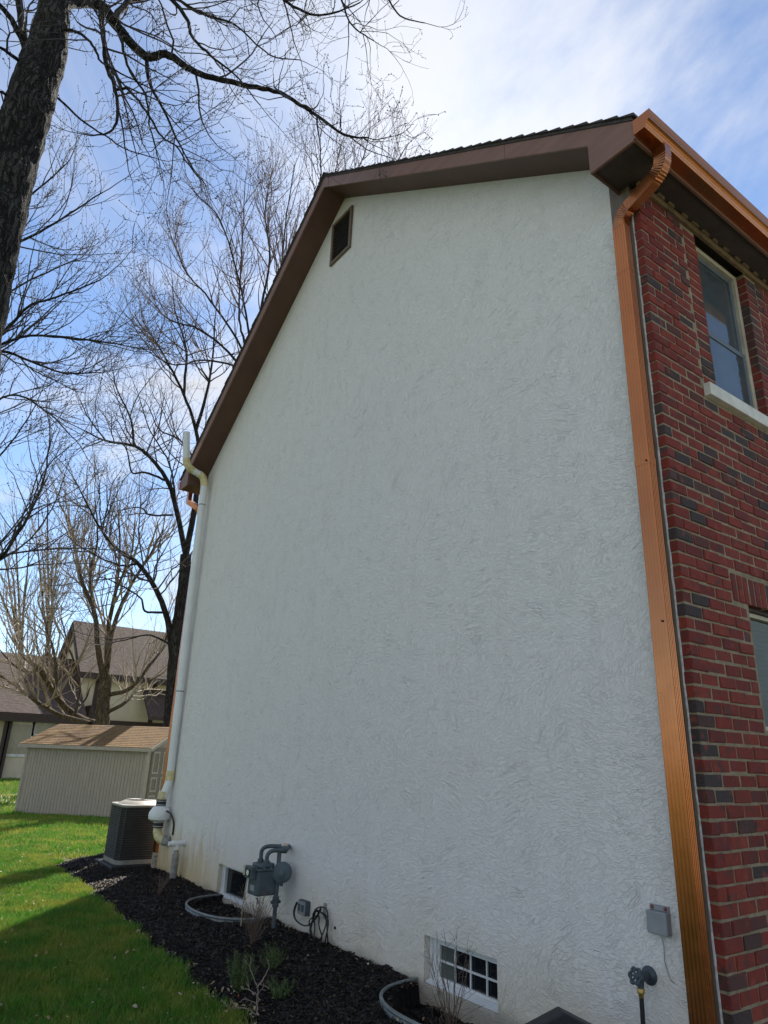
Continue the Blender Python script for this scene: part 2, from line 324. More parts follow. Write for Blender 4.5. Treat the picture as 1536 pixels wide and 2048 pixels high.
# roof: deck plus one strip of shingles for each course
roof = MB()
for ya, yb in (fr, re):
    roof.add([(-OV, ya, zs(ya)+.13), (LEN+.3, ya, zs(ya)+.13), (LEN+.3, yb, zs(yb)+.13), (-OV, yb, zs(yb)+.13), (-OV, ya, zs(ya)+.182), (LEN+.3, ya, zs(ya)+.182), (LEN+.3, yb, zs(yb)+.182), (-OV, yb, zs(yb)+.182)],
             [(0,1,2,3),(7,6,5,4),(0,4,5,1),(2,6,7,3),(1,5,6,2),(0,3,7,4)])
roof = roof.build('roof', M['shingle'], house)
def courses(ya, yb, sl, n):
    dy = (yb-ya)/n
    for i in range(n):
        y0 = ya+dy*i; y1 = ya+dy*(i+1)*1.0
        sgn = 1 if yb > ya else -1
        lo0 = zs(y0)+.186; lo1 = zs(y1)+.186; xo = -OV-.045+random.uniform(-.006, .006)
        MB().add([(xo, y0, lo0), (LEN+.34, y0, lo0), (LEN+.34, y1, lo1), (xo, y1, lo1), (xo, y0, lo0+.026), (LEN+.34, y0, lo0+.026), (LEN+.34, y1, lo1+.004), (xo, y1, lo1+.004)],
                 [(0,1,2,3),(7,6,5,4),(0,4,5,1),(2,6,7,3),(1,5,6,2),(0,3,7,4)] if sgn > 0 else [(3,2,1,0),(4,5,6,7),(1,5,4,0),(3,7,6,2),(2,6,5,1),(4,7,3,0)]).build('shingle', M['shingle'], roof)
courses(-.26, AY, SF, 36); courses(8.76, AY, SR, 36)
MB().prism([(-OV-.05, AY-.13, zs(AY-.13)+.212), (-OV-.05, AY, AZ+.215), (-OV-.05, AY+.13, zs(AY+.13)+.212), (-OV-.05, AY, AZ+.245)], (LEN+.7, 0, 0)).build('ridge_cap', M['shingle'], house)

# gutters
def gutter(y, z, sgn, name='gutter', x0=-OV-.03, x1=LEN+.3):
    pr = [(0,.128),(0,0),(.085,0),(.093,.011),(.097,.030),(.110,.043),(.127,.050),(.131,.060),(.133,.108),(.137,.113),(.137,.128),(.122,.128),(.122,.124),(.131,.124),(.127,.066),(.110,.052),(.090,.034),(.083,.004),(.004,.004),(.004,.128)]
    b = MB(); n = len(pr)
    for x in (x0, x1): b.v += [(x, y-sgn*a, z+h) for a, h in pr]
    for i in range(n):
        j = (i+1) % n; b.f.append((i, j, n+j, n+i) if sgn > 0 else (n+i, n+j, j, i))
    g = b.build(name, M['copper'], house, smooth=True)
    cap = [(0,.128),(0,0),(.085,0),(.093,.011),(.097,.030),(.110,.043),(.127,.050),(.131,.060),(.133,.108),(.137,.113),(.137,.128)]
    MB().prism([(x0-.003, y-sgn*a*1.02, z+h*1.02-.001) for a, h in cap], (.0025, 0, 0)).build('end_cap', M['copper'], g)
    return g
tag(gutter(-.2345, 5.895, 1), 'new copper coloured gutter along the front eave')
gutter(8.7225, 5.855, -1, x1=3.0)
# front downspout
ds = bpy.data.objects.new('downspout', None); C.objects.link(ds); ds.parent = house; tag(ds, 'copper coloured ribbed downspout at the house corner')
def rib_section(w, d, k=4, a0=.0042):          # rectangle w (Y) by d (X) with ribs on every face, unit scale
    p = []
    def side(x0, y0, x1, y1, nx, ny, nr):
        a = a0 if ny else .0013; ex, ey = (x1-x0)*.035, (y1-y0)*.035
        p.append((x0+ex-nx*.0004, y0+ey-ny*.0004)); p.append((x0+ex*2, y0+ey*2))
        for i in range(nr):
            t0 = .10 + .80*(i+.12)/nr; t1 = .10 + .80*(i+.38)/nr; t2 = .10+.80*(i+.62)/nr; t3 = .10+.80*(i+.88)/nr
            for t, o in ((t0, 0), (t1, -a), (t2, -a), (t3, 0)): p.append((x0+(x1-x0)*t+nx*o, y0+(y1-y0)*t+ny*o))
    h, w2 = d/2, w/2
    side(-h, -w2, h, -w2, 0, -1, 4); side(h, -w2, h, w2, 1, 0, k); side(h, w2, -h, w2, 0, 1, 4); side(-h, w2, -h, -w2, -1, 0, k)
    return p
DX, DY = -.049, .135
SEC = rib_section(.110, .078)
def straight(z0, z1, s, nm='section', mat='copper', dx=DX, dy=DY, par=None, sec=SEC):
    b = MB(); n = len(sec)
    for z in (z0, z1): b.v += [(dx+x*s, dy+y*s, z) for x, y in sec]
    b.f = [(i, (i+1) % n, n+(i+1) % n, n+i) for i in range(n)] + [tuple(range(n-1, -1, -1)), tuple(range(n, 2*n))]
    return b.build(nm, M[mat], par or ds)
straight(5.08, 5.50, .97); straight(3.54, 5.10, .99); straight(2.43, 3.56, 1.01); straight(-.05, 2.45, 1.035)
straight(3.515, 3.565, 1.05, 'strap'); straight(5.075, 5.10, 1.02, 'strap')
for y, z in ((.10, 3.537), (.105, 2.47)): MB().lathe([(.006, 0), (.006, .004), (.003, .006)], (DX-.0425, y, z), (-1, 0, 0), 8).build('screw', M['vent_dark'], ds)
def sweep_rect(name, path, w, d, par, pleat=()):
    b = MB(); P = [Vector(v) for v in path]; sec = [(-d/2, -w/2), (-d*.17, -w/2), (d*.17, -w/2), (d/2, -w/2), (d/2, -w*.17), (d/2, w*.17), (d/2, w/2), (d*.17, w/2), (-d*.17, w/2), (-d/2, w/2), (-d/2, w*.17), (-d/2, -w*.17)]
    n = len(sec)
    for i, v in enumerate(P):
        t = (P[min(i+1, len(P)-1)]-P[max(i-1, 0)]).normalized()
        e1 = Vector((1, 0, 0)); e1 = (e1-t*e1.dot(t)).normalized(); e2 = t.cross(e1)
        s = .93 if i in pleat else 1.0
        b.v += [tuple(v+e1*x*s+e2*y*s) for x, y in sec]
    for i in range(len(P)-1):
        for k in range(n): b.f.append((i*n+k, i*n+(k+1) % n, (i+1)*n+(k+1) % n, (i+1)*n+k))
    b.f += [tuple(range(n-1, -1, -1)), tuple((len(P)-1)*n+k for k in range(n))]
    return b.build(name, M['copper'], par)
def bez(p0, p1, p2, n): return [tuple(Vector(p0)*(1-t)**2+Vector(p1)*2*t*(1-t)+Vector(p2)*t*t) for t in [i/n for i in range(n+1)]]
o_ = Vector((-.108, -.288, 5.893)); a1 = o_-Vector((0, 0, .07)); k1 = o_-Vector((0, 0, .19)); k2 = Vector((DX, DY, 5.60)); a2 = Vector((DX, DY, 5.49))
dg = (k2-k1); p1 = k1+dg*.24; p2 = k1+dg*.76
up_b = bez(a1, k1, p1, 22); lo_b = bez(p2, k2, a2, 22)
sweep_rect('elbow', [tuple(o_)]+up_b, .098, .076, ds, pleat=range(3, 22, 2))
mid = [tuple(Vector(p1)+(Vector(p2)-Vector(p1))*t) for t in (-.05, .55)]
sweep_rect('section', mid, .104, .080, ds)
sweep_rect('elbow', [tuple(Vector(p1)+(Vector(p2)-Vector(p1))*.5)]+lo_b, .099, .076, ds, pleat=range(3, 22, 2))
# rear downspout
rd = bpy.data.objects.new('downspout', None); C.objects.link(rd); rd.parent = house; tag(rd, 'copper coloured downspout at the rear corner with a scuffed foot')
straight(.22, 5.45, .9, dx=-.014, dy=8.50, par=rd); straight(-.03, .22, .93, 'foot', 'copper_scuffed', dx=-.014, dy=8.50, par=rd)
sweep_rect('elbow', [(-.15, 8.79, 5.855), (-.15, 8.79, 5.72), (-.15, 8.76, 5.66), (-.06, 8.55, 5.52), (-.03, 8.52, 5.45), (-.03, 8.52, 5.40)], .09, .07, rd)

# corner board and bead of caulk between stucco and brick
MB().box(-.004, .064, -.05, .05, .236, zs(.08)-.01).build('corner_board', M['board_taupe'], house, bevel=.002)
b = MB(); zz_ = np.arange(-.05, 5.75, .07)
b.tube([(.002+random.uniform(-.002, .002), .0600+random.uniform(-.002, .002), z) for z in zz_], [.0065+random.uniform(-.0015, .002) for _ in zz_], 6); b.build('caulk_bead', M['caulk'], house, smooth=True)

# brick front: mortar core with openings, bricks one by one
BZ0, CH, BM, BL, BH = 0.47, 0.08128, 0.1957, 0.1850, 0.0685
UW = (0.80, 1.60, 4.335, 5.83); LW = (0.775, 1.60, 1.875, 2.69); SO = (0.60, 1.775, 2.69, 2.885); SI = (0.61, 1.79, 4.225, 4.335); UJ = (0.615, 1.785, 4.335, 5.83)
bw = MB()
def mort(x0, x1, z0, z1): bw.box(x0, .0050, z0, x1, .098, z1)
TOP = 5.835; e = .006
mort(.006, UW[0]-e, -.45, TOP); mort(UW[1]+e, LEN-.05, -.45, TOP)
mort(UW[0]-e, UW[1]+e, -.45, LW[2]); mort(UW[0]-e, UW[1]+e, LW[3]+e, UW[2])
bw.box(.0065, .0985, -.45, .1, .18, 5.8)
wall = tag(bw.build('brick_wall', M['mortar'], house), 'red brick front wall with tan mortar and a few charcoal bricks')
def brick_mesh(x0, x1, z0, z1, y1=.092, jit=True):
    w, hgt = x1-x0, z1-z0; c = .0055
    a = MB(); j = (lambda s=.0032: random.uniform(-s, s)) if jit else (lambda s=0: 0.0)
    f = [(c+j(), 0+j(.001), c+j()), (w-c+j(), j(.001), c+j()), (w-c+j(), j(.001), hgt-c+j()), (c+j(), j(.001), hgt-c+j())]
    g = [(j(), c+j(), j()), (w+j(), c+j(), j()), (w+j(), c+j(), hgt+j()), (j(), c+j(), hgt+j())]
    k = [(0, y1, 0), (w, y1, 0), (w, y1, hgt), (0, y1, hgt)]
    a.v = f+g+k
    a.f = [(0,1,2,3)] + [(i, i+4, (i+1) % 4+4, (i+1) % 4) for i in range(4)] + [(i+4, i+8, (i+1) % 4+8, (i+1) % 4+4) for i in range(4)]
    me = bpy.data.meshes.new('brick'); me.from_pydata(a.v, [], a.f); me.update(); me.materials.append(M['brick']); return me
cache = {}
def variant(w, hgt, y1=.092, var=4):
    key = (round(w, 4), round(hgt, 4), round(y1, 3), random.randrange(var))
    if key not in cache: cache[key] = brick_mesh(0, w, 0, hgt, y1)
    return cache[key]
def px_of(v):
    d = Vector(v)-CAM; zc = d.dot(fw); return (768+FPX*d.dot(rt)/zc, 1024-FPX*d.dot(up)/zc, zc)
bricks = []        # (x0,z0,w,h,yoff,depth)
obst = [UJ, SI, LW, SO]
row0, rown = -6, 66
for k in range(row0, rown):
    z0 = BZ0+CH*k+.0064; z1 = z0+BH
    x = 0.0 if k % 2 else -BM*.5
    first = True
    while x < LEN-.1:
        x0, x1 = max(x, 0.0), x+BL; nx = x+BM
        if x < 0: x1 = BM*.5-(BM-BL)
        spans = [(x0, x1, z0, z1)]
        for (ox0, ox1, oz0, oz1) in obst:
            ns = []
            for (s0, s1, t0, t1) in spans:
                if s1 <= ox0-.004 or s0 >= ox1+.004 or t1 <= oz0+.003 or t0 >= oz1-.003: ns.append((s0, s1, t0, t1)); continue
                if s0 < ox0-.03: ns.append((s0, ox0-.009, t0, t1))
                if s1 > ox1+.03: ns.append((ox1+.009, s1, t0, t1))
                a, c2 = max(s0, ox0-.002), min(s1, ox1+.002)
                if c2-a > .02:
                    if t0 < oz0-.022: ns.append((a, c2, t0, oz0-.007))
                    if t1 > oz1+.022: ns.append((a, c2, oz1+.007, t1))
            spans = ns
        for s in spans: bricks.append((s[0], s[2], s[1]-s[0], s[3]-s[2], random.uniform(-.006, .004), .056 if s[0] < .001 else .092))
        x = nx
for k in range(row0, rown+1):               # stacked bricks of the window jambs
    z0 = BZ0+CH*k+.0054-.035; z1 = z0+BH
    a, c2 = max(z0, UJ[2]+.006), min(z1, UJ[3]-.006)
    if c2-a > .02:
        bricks.append((UJ[0]+.008, a, UW[0]-UJ[0]-.008, c2-a, random.uniform(-.003, .003), .094)); bricks.append((UW[1], a, UJ[1]-UW[1]-.008, c2-a, random.uniform(-.003, .003), .094))
xx = SO[0]
while xx < SO[1]-.05:
    bricks.append((xx+.004, SO[2]+.004, .0655, SO[3]-SO[2]-.01, random.uniform(-.003, .003), .094)); xx += .0783
def visible_area(bk):
    x0, z0, w, hh = bk[:4]; c0 = px_of((x0, 0, z0)); c1 = px_of((x0+w, 0, z0)); c2 = px_of((x0, 0, z0+hh))
    cx, cy = (c1[0]+c2[0])/2, (c1[1]+c2[1])/2
    if not (0 < cx < 1545 and 0 < cy < 2060): return 0
    return abs((c1[0]-c0[0])*(c2[1]-c0[1])-(c1[1]-c0[1])*(c2[0]-c0[0]))
bricks.sort(key=visible_area, reverse=True)
rest_v, rest_f = [], []
for i, (x0, z0, w, hh, yo, dp) in enumerate(bricks):
    if i < 300:
        o = link('brick', variant(w, hh, dp), wall); o.location = (x0+random.uniform(-.002, .002), yo, z0+random.uniform(-.0015, .0015))
    else:
        near = visible_area((x0, z0, w, hh)) > 0
        me = variant(w, hh, dp, 2); k0 = len(rest_v)
        rest_v += [(v.co.x+x0, v.co.y+yo, v.co.z+z0) for v in me.vertices]; rest_f += [tuple(j+k0 for j in p.vertices) for p in me.polygons]
rb = MB(); rb.v, rb.f = rest_v, rest_f; tag(rb.build('remaining_bricks', M['brick_joined'], wall), kind='stuff')

M['light_patch_tan'] = plain('light_patch_tan', (0.15, 0.10, 0.052), 0.8, var=0.4, scale=14)
# frieze board under the eave; blocks stand in for light patches on it
MB().box(0.004, -.026, 5.822, LEN, .004, 5.875).build('frieze_board', M['frieze_tan'], house, bevel=.003)
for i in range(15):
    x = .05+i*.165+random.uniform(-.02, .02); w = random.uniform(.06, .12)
    MB().prism([(x, -.034, 5.8752), (x+w, -.034, 5.8752), (x+w*.85, -.046, 5.8885), (x+w*.15, -.046, 5.8885)], (0, .033, 0)).build('light_patch_block', M['light_patch_tan'], house)

# windows of the brick front
def rect_frame(name, x0, x1, z0, z1, w, y0, y1, mat, par, wb=None):
    b = MB(); wb = w if wb is None else wb
    b.box(x0, y0, z0, x0+w, y1, z1); b.box(x1-w, y0, z0, x1, y1, z1); b.box(x0+w, y0, z1-w, x1-w, y1, z1); b.box(x0+w, y0, z0, x1-w, y1, z0+wb)
    return b.build(name, M[mat], par, bevel=.002)
uw = bpy.data.objects.new('window', None); C.objects.link(uw); uw.parent = house; tag(uw, 'upper sash window with grey sashes and tan frame')
x0, x1, z0, z1 = UW
rect_frame('frame', x0+.004, x1-.004, z0+.002, z1-.004, .045, .070, .125, 'window_trim', uw)
zm = 4.97
rect_frame('sash', x0+.050, x1-.050, zm-.02, z1-.050, .045, .100, .128, 'sash_grey', uw)
rect_frame('sash', x0+.050, x1-.050, z0+.048, zm+.025, .045, .082, .0995, 'sash_grey', uw)
MB().box(x0+.09, .112, zm+.02, x1-.09, .116, z1-.09).build('pane', M['glass_curtain'], uw); MB().box(x0+.09, .090, z0+.09, x1-.09, .094, zm-.018).build('pane', M['glass_curtain'], uw)
MB().box(SI[0], -.045, SI[2]+.003, SI[1], .11, SI[3]-.002).build('sill', M['sill_white'], uw, bevel=.005)
lw = bpy.data.objects.new('window', None); C.objects.link(lw); lw.parent = house; tag(lw, 'lower window with dark grey blind behind it')
x0, x1, z0, z1 = LW
rect_frame('frame', x0+.002, x1-.002, z0+.002, z1-.022, .030, .075, .120, 'window_trim', lw)
MB().box(x0, .05, z1-.02, x1, .13, z1+.004).build('lintel_angle', M['soffit_dark'], lw)
zz = z0+.035
while zz < z1-.06:
    MB().obox(((x0+x1)/2, .112, zz+.015), ((x1-x0)/2-.033, 0, 0), (0, .010, .006), (0, -.004, .0155)).build('slat', M['blind'], lw); zz += .0345
MB().box(x0+.03, .126, z0+.03, x1-.03, .13, z1-.05).build('blind_back', M['glass_dark'], lw)

# basement windows in the stucco wall
def basement(w, lab, kind):
    y0, y1, z0, z1 = w; o = bpy.data.objects.new('window', None); C.objects.link(o); o.parent = house; tag(o, lab)
    b = MB(); d0, d1 = .052, .128; t = .032
    b.box(d0, y0+.003, z0+.004, d1, y0+t, z1-.003); b.box(d0, y1-t, z0+.004, d1, y1-.003, z1-.003); b.box(d0, y0+t, z1-t, d1, y1-t, z1-.003); b.box(d0, y0+t, z0+.004, d1, y1-t, z0+t)
    b.build('frame', M['white_vinyl'], o, bevel=.002)
    MB().add([(.012, y0+.004, z0+.004), (d0-.001, y0+.004, z0+.004), (d0-.001, y0+.004, z0+.030), (.012, y0+.004, z0+.016), (.012, y1-.004, z0+.004), (d0-.001, y1-.004, z0+.004), (d0-.001, y1-.004, z0+.030), (.012, y1-.004, z0+.016)],
             [(0,1,2,3),(7,6,5,4),(0,4,5,1),(1,5,6,2),(2,6,7,3),(3,7,4,0)]).build('sill', M['white_vinyl'], o)
    MB().box(.060, y1-t-.045, z0+t+.0005, .110, y1-t-.0005, z1-t-.0005).build('jamb', M['white_vinyl'], o, bevel=.002)
    ya, yb, za, zb = y0+t+.001, y1-t-.046, z0+t+.001, z1-t-.001
    ym = (ya+yb)/2
    if kind == 'grid':
        s = MB(); k = .020
        s.box(.070, ya, za, .090, ya+k, zb); s.box(.070, yb-k, za, .090, yb, zb); s.box(.070, ya+k, za, .090, yb-k, za+k); s.box(.070, ya+k, zb-k, .090, yb-k, zb); s.build('sash', M['white_vinyl'], o)
        zc = (za+zb)/2
        MB().box(.076, ya+k, zc-.007, .086, yb-k, zc+.007).build('muntin', M['white_vinyl'], o)
        for fr_ in (.22, .47, .72):
            yy = ya+(yb-ya)*fr_; MB().box(.0755, yy-.006, za+k, .0865, yy+.006, zb-k).build('muntin', M['white_vinyl'], o)
        MB().box(.094, ya+k, za+k, .098, ya+(yb-ya)*.72, zb-k).build('pane', M['glass_dark'], o)
        MB().box(.094, ya+(yb-ya)*.72+.002, za+k, .098, yb-k, zb-k).build('pane', M['glass_green'], o)
    else:
        MB().box(.070, ya, za, .090, ya+.02, zb).build('sash', M['white_vinyl'], o)
        MB().box(.094, ya, za, .098, yb, zb).build('pane', M['glass_dark'], o)
basement(W2, 'white basement window with a grid of bars', 'grid'); basement(W1, 'dark basement window beside the gas meter', 'plain')

# gable vent
gv = bpy.data.objects.new('gable_vent', None); C.objects.link(gv); gv.parent = house; tag(gv, 'brown louvred vent under the gable peak')
y0, y1, z0, z1 = 4.155, 4.665, 8.065, 8.775
b = MB(); f_ = .045
b.box(-.032, y0, z0, -.001, y0+f_, z1); b.box(-.032, y1-f_, z0, -.001, y1, z1); b.box(-.032, y0+f_, z0, -.001, y1-f_, z0+f_); b.box(-.032, y0+f_, z1-f_, -.001, y1-f_, z1); b.build('frame', M['vent_frame'], gv, bevel=.003)
MB().box(-.0035, y0+f_, z0+f_, -.001, y1-f_, z1-f_).build('backing', M['vent_dark'], gv)
for i in range(10):
    z = z0+f_+.031+i*.062
    MB().obox((-.020, (y0+y1)/2, z), (.007, 0, .006), (0, (y1-y0)/2-f_-.001, 0), (.0015, 0, .0018)).build('slat', M['vent_slat'], gv)
# ------------------------------------------------------------------ ground: lawn, mulch bed
q = NM('lawn_soil'); pw = q.wpos()
q.set(q.mix(q.maprange(q.noise(0.9, 5, vec=pw), 0.40, 0.62), (0.085, 0.120, 0.040), (0.120, 0.130, 0.055)), 0.95, spec=0.1)
q.bump(q.noise(45, 5, 0.7, vec=pw), 0.9, 0.03); M['lawn_soil'] = q.m
q = NM('grass'); oi = q.n('ShaderNodeNewGeometry'); rp = oi.outputs['Random Per Island']; pw = q.wpos()
gcol = q.ramp(rp, [(0.0, (0.058, 0.200, 0.016)), (0.45, (0.092, 0.265, 0.026)), (0.80, (0.150, 0.270, 0.040)), (0.93, (0.26, 0.29, 0.075)), (1.0, (0.32, 0.27, 0.13))])
gcol = q.mix(q.math('MULTIPLY', q.maprange(q.noise(1.3, 6, 0.7, vec=pw), 0.44, 0.62), 0.7), gcol, (0.34, 0.335, 0.060))
q.set(gcol, 0.6, spec=0.25)
tr = q.n('ShaderNodeBsdfTranslucent'); ms = q.n('ShaderNodeMixShader'); ms.inputs[0].default_value = 0.35
q.l(gcol, tr.inputs[0]); q.l(q.b.outputs[0], ms.inputs[1]); q.l(tr.outputs[0], ms.inputs[2]); q.l(ms.outputs[0], q.t.nodes['Material Output'].inputs[0]); M['grass'] = q.m
q = NM('mulch'); q.set(q.ramp(q.noise(60, 5, 0.7), [(0.3, (0.007, 0.006, 0.006)), (0.75, (0.026, 0.021, 0.019))]), 0.85, spec=0.3); q.bump(q.noise(80, 5, 0.7), 1.0, 0.02); M['mulch'] = q.m
q = NM('mulch_chip'); g = q.n('ShaderNodeNewGeometry'); q.set(q.ramp(g.outputs['Random Per Island'], [(0, (0.007, 0.006, 0.005)), (0.6, (0.019, 0.015, 0.012)), (0.88, (0.050, 0.036, 0.027)), (1.0, (0.16, 0.11, 0.07))]), 0.7, spec=0.35); M['chip'] = q.m
q = NM('dry_leaf'); g = q.n('ShaderNodeNewGeometry'); q.set(q.ramp(g.outputs['Random Per Island'], [(0, (0.34, 0.27, 0.18)), (0.45, (0.22, 0.15, 0.09)), (0.75, (0.42, 0.37, 0.29)), (1.0, (0.22, 0.085, 0.03))]), 0.8, spec=0.2); M['dry_leaf'] = q.m
q = NM('gravel_path'); q.set(q.ramp(q.noise(9, 6, 0.7), [(0.3, (0.22, 0.16, 0.12)), (0.7, (0.40, 0.32, 0.25))]), 0.95); q.bump(q.noise(40, 4), 0.8, 0.02); M['gravel'] = q.m
LZ = -0.05
b = MB()
EDGE = [(-1.3, -1.50), (1.0, -1.47), (2.0, -1.44), (2.5, -1.42), (3.36, -1.40), (4.72, -1.32), (6.0, -1.24), (7.0, -1.17), (7.8, -1.15), (8.8, -1.16), (9.4, -1.14), (9.75, -1.05), (10.1, -0.75), (10.35, -0.3), (10.45, 0.4), (10.4, 1.2)]
ey = np.array([a for a, _ in EDGE]); ex = np.array([c for _, c in EDGE])
def edge_x(y): return np.interp(y, ey, ex) + 0.035*np.sin(np.asarray(y)*5.1) + 0.02*np.sin(np.asarray(y)*11.7+1)
def vnoise(x, y, s, seed=0):
    x = np.asarray(x)/s; y = np.asarray(y)/s; xi = np.floor(x).astype(int); yi = np.floor(y).astype(int); fx = x-xi; fy = y-yi
    fx = fx*fx*(3-2*fx); fy = fy*fy*(3-2*fy)
    def hsh(a, c): 
        h = np.sin(a*127.1+c*311.7+seed*74.7)*43758.5453; return h-np.floor(h)
    return (hsh(xi, yi)*(1-fx)+hsh(xi+1, yi)*fx)*(1-fy)+(hsh(xi, yi+1)*(1-fx)+hsh(xi+1, yi+1)*fx)*fy
def sheet(x0, y0, x1, y1): b.add([(x0, y0, LZ), (x1, y0, LZ), (x1, y1, LZ), (x0, y1, LZ)], [(0, 1, 2, 3)])
sheet(-260, -260, 260, -15); sheet(-260, -7, 260, -1.2); sheet(-260, 10.4, 260, 320); sheet(1.0, 8.3, 260, 10.4)
for ya_ in np.arange(-1.2, 10.399, .1):
    yb_ = min(ya_+.1, 10.4); b.add([(-260, ya_, LZ), (float(edge_x(ya_))+.03, ya_, LZ), (float(edge_x(yb_))+.03, yb_, LZ), (-260, yb_, LZ)], [(0, 1, 2, 3)])
tag(b.build('lawn', M['lawn_soil']), kind='structure')
M['bounce_road'] = plain('bounce_road', (0.30, 0.285, 0.26), 0.9, var=0.15, scale=2, bump=0.3)
tag(MB().add([(-260, -15, LZ-.1), (260, -15, LZ-.1), (260, -7, LZ-.1), (-260, -7, LZ-.1)], [(0, 1, 2, 3)]).build('bounce_road', M['bounce_road']), kind='structure')  # unseen street, added with its kerbs to bounce neutral sunlight onto the walls
M['kerb'] = plain('kerb', (0.36, 0.34, 0.31), 0.9)
for yk in (-15.15, -7.0): tag(MB().box(-260, yk, LZ-.12, 260, yk+.15, LZ+.02).build('kerb', M['kerb']), kind='structure')
WELLS = [(5.52, 0.66, 0.60), (1.86, 0.66, 0.60)]         # centre along the wall, half width, projection
def mulch_z(x, y):
    x = np.asarray(x, float); y = np.asarray(y, float); d = np.clip((x-edge_x(y))/0.5, 0, 1)
    z = LZ-.02 + 0.045*np.sin(np.clip(d, 0, 1)*PI/2) + 0.012 + .022*(vnoise(x, y, .35, 1)-.5) + .022*(vnoise(x, y, .09, 2)-.5) + 0.035*np.clip((x+.8)/.8, 0, 1)
    for cy, a, p_ in WELLS:
        inside = ((y-cy)/(a-.03))**2+(x/(p_-.03))**2 < 1
        z = np.where(inside, (-.06 if cy > 4 else -.13) + .05*vnoise(x, y, .08, 3), z)
    return z
ny, nx = 440, 46; gy = np.linspace(-1.2, 10.42, ny); v = []; 
for y in gy:
    xe = float(edge_x(y)); xr = 0.03 if y < 8.45 else 1.2
    xs_ = xe+(xr-xe)*np.linspace(0, 1, nx); v.append(np.stack([xs_, np.full(nx, y), mulch_z(xs_, y)], 1))
v = np.concatenate(v); tri = []
i0 = (np.arange(ny-1)[:, None]*nx+np.arange(nx-1)[None]).ravel()
tri = np.concatenate([np.stack([i0, i0+1, i0+nx+1], 1), np.stack([i0, i0+nx+1, i0+nx], 1)])
tag(link('mulch_bed', arrmesh('mulch_bed', v, tri, M['mulch'])), kind='structure')
# mulch chips
n = 62000
cy_ = rng.uniform(-.8, 10.4, n)**1.0; t = rng.random(n); xr = np.where(cy_ < 8.45, -.01, 1.0); xe = edge_x(cy_)-.035
cx_ = xe+(xr-xe)*t; cz_ = mulch_z(cx_, cy_)+rng.uniform(-.002, .012, n)
ln = rng.uniform(.010, .030, n)*rng.choice([1, 1, 1.6], n); a = rng.uniform(0, 2*PI, n); ti = rng.normal(0, .45, n); wd = ln*rng.uniform(.18, .4, n)
d = np.stack([np.cos(a)*np.cos(ti), np.sin(a)*np.cos(ti), np.sin(ti)], 1); s_ = np.stack([-np.sin(a), np.cos(a), rng.normal(0, .4, n)], 1)
c0 = np.stack([cx_, cy_, cz_], 1); V = np.stack([c0-d*ln[:, None], c0+s_*wd[:, None], c0+d*ln[:, None], c0-s_*wd[:, None]*.8+np.array([0, 0, .006])], 1).reshape(-1, 3)
k = np.arange(n)[:, None]*4; T = np.concatenate([k+np.array([[0, 1, 3]]), k+np.array([[1, 2, 3]]), k+np.array([[0, 2, 1]]), k+np.array([[0, 3, 2]])])
tag(link('mulch_chips', arrmesh('mulch_chips', V, T, M['chip'])), 'black shredded mulch along the stucco wall', 'mulch', kind='stuff')
# grass blades, dense near by and thinner far away
def blades(n, x0, x1, y0, y1, hmin, hmax, w):
    x = rng.uniform(x0, x1, n); y = rng.uniform(y0, y1, n); ok = ~((x > edge_x(np.clip(y, -1.2, 10.4))+rng.normal(0, .025, n)) & (y < 10.4) & (y > -1.2)); ok &= ~((x > -.02) & (y < 8.6)); x, y = x[ok], y[ok]; n = len(x)
    clump = .5+vnoise(x, y, .22, 5)*.6+vnoise(x, y, .9, 6)*.4; hh = rng.uniform(hmin, hmax, n)*clump; a = rng.uniform(0, 2*PI, n); lean = rng.uniform(.1, .9, n)*hh
    la = rng.uniform(0, 2*PI, n); sx, sy = np.cos(a)*w/2, np.sin(a)*w/2; z0 = np.full(n, LZ)
    p0 = np.stack([x-sx, y-sy, z0], 1); p1 = np.stack([x+sx, y+sy, z0], 1)
    mm = np.stack([x+np.cos(la)*lean*.3, y+np.sin(la)*lean*.3, z0+hh*.62], 1); s2 = np.stack([sx, sy, z0*0], 1)*.8
    tip = np.stack([x+np.cos(la)*lean, y+np.sin(la)*lean, z0+hh], 1)
    V = np.stack([p0, p1, mm+s2, mm-s2, tip], 1).reshape(-1, 3); k = np.arange(n)[:, None]*5
    return V, np.concatenate([k+np.array([[0, 1, 2]]), k+np.array([[0, 2, 3]]), k+np.array([[3, 2, 4]])])
Vs, Ts, off = [], [], 0
for args in ((150000, -4.6, -1.1, 1.6, 7.2, .035, .075, .0055), (80000, -3.4, -.9, 7.2, 12.0, .04, .075, .008), (60000, -3.0, 3.5, 10.3, 19.0, .04, .08, .013), (26000, -3.5, 6, 19.0, 38.0, .05, .09, .03)):
    V, T = blades(*args); Vs.append(V); Ts.append(T+off); off += len(V)
tag(link('grass', arrmesh('grass', np.concatenate(Vs), np.concatenate(Ts), M['grass'])), 'short green lawn grass left of the mulch bed', 'grass', kind='stuff')
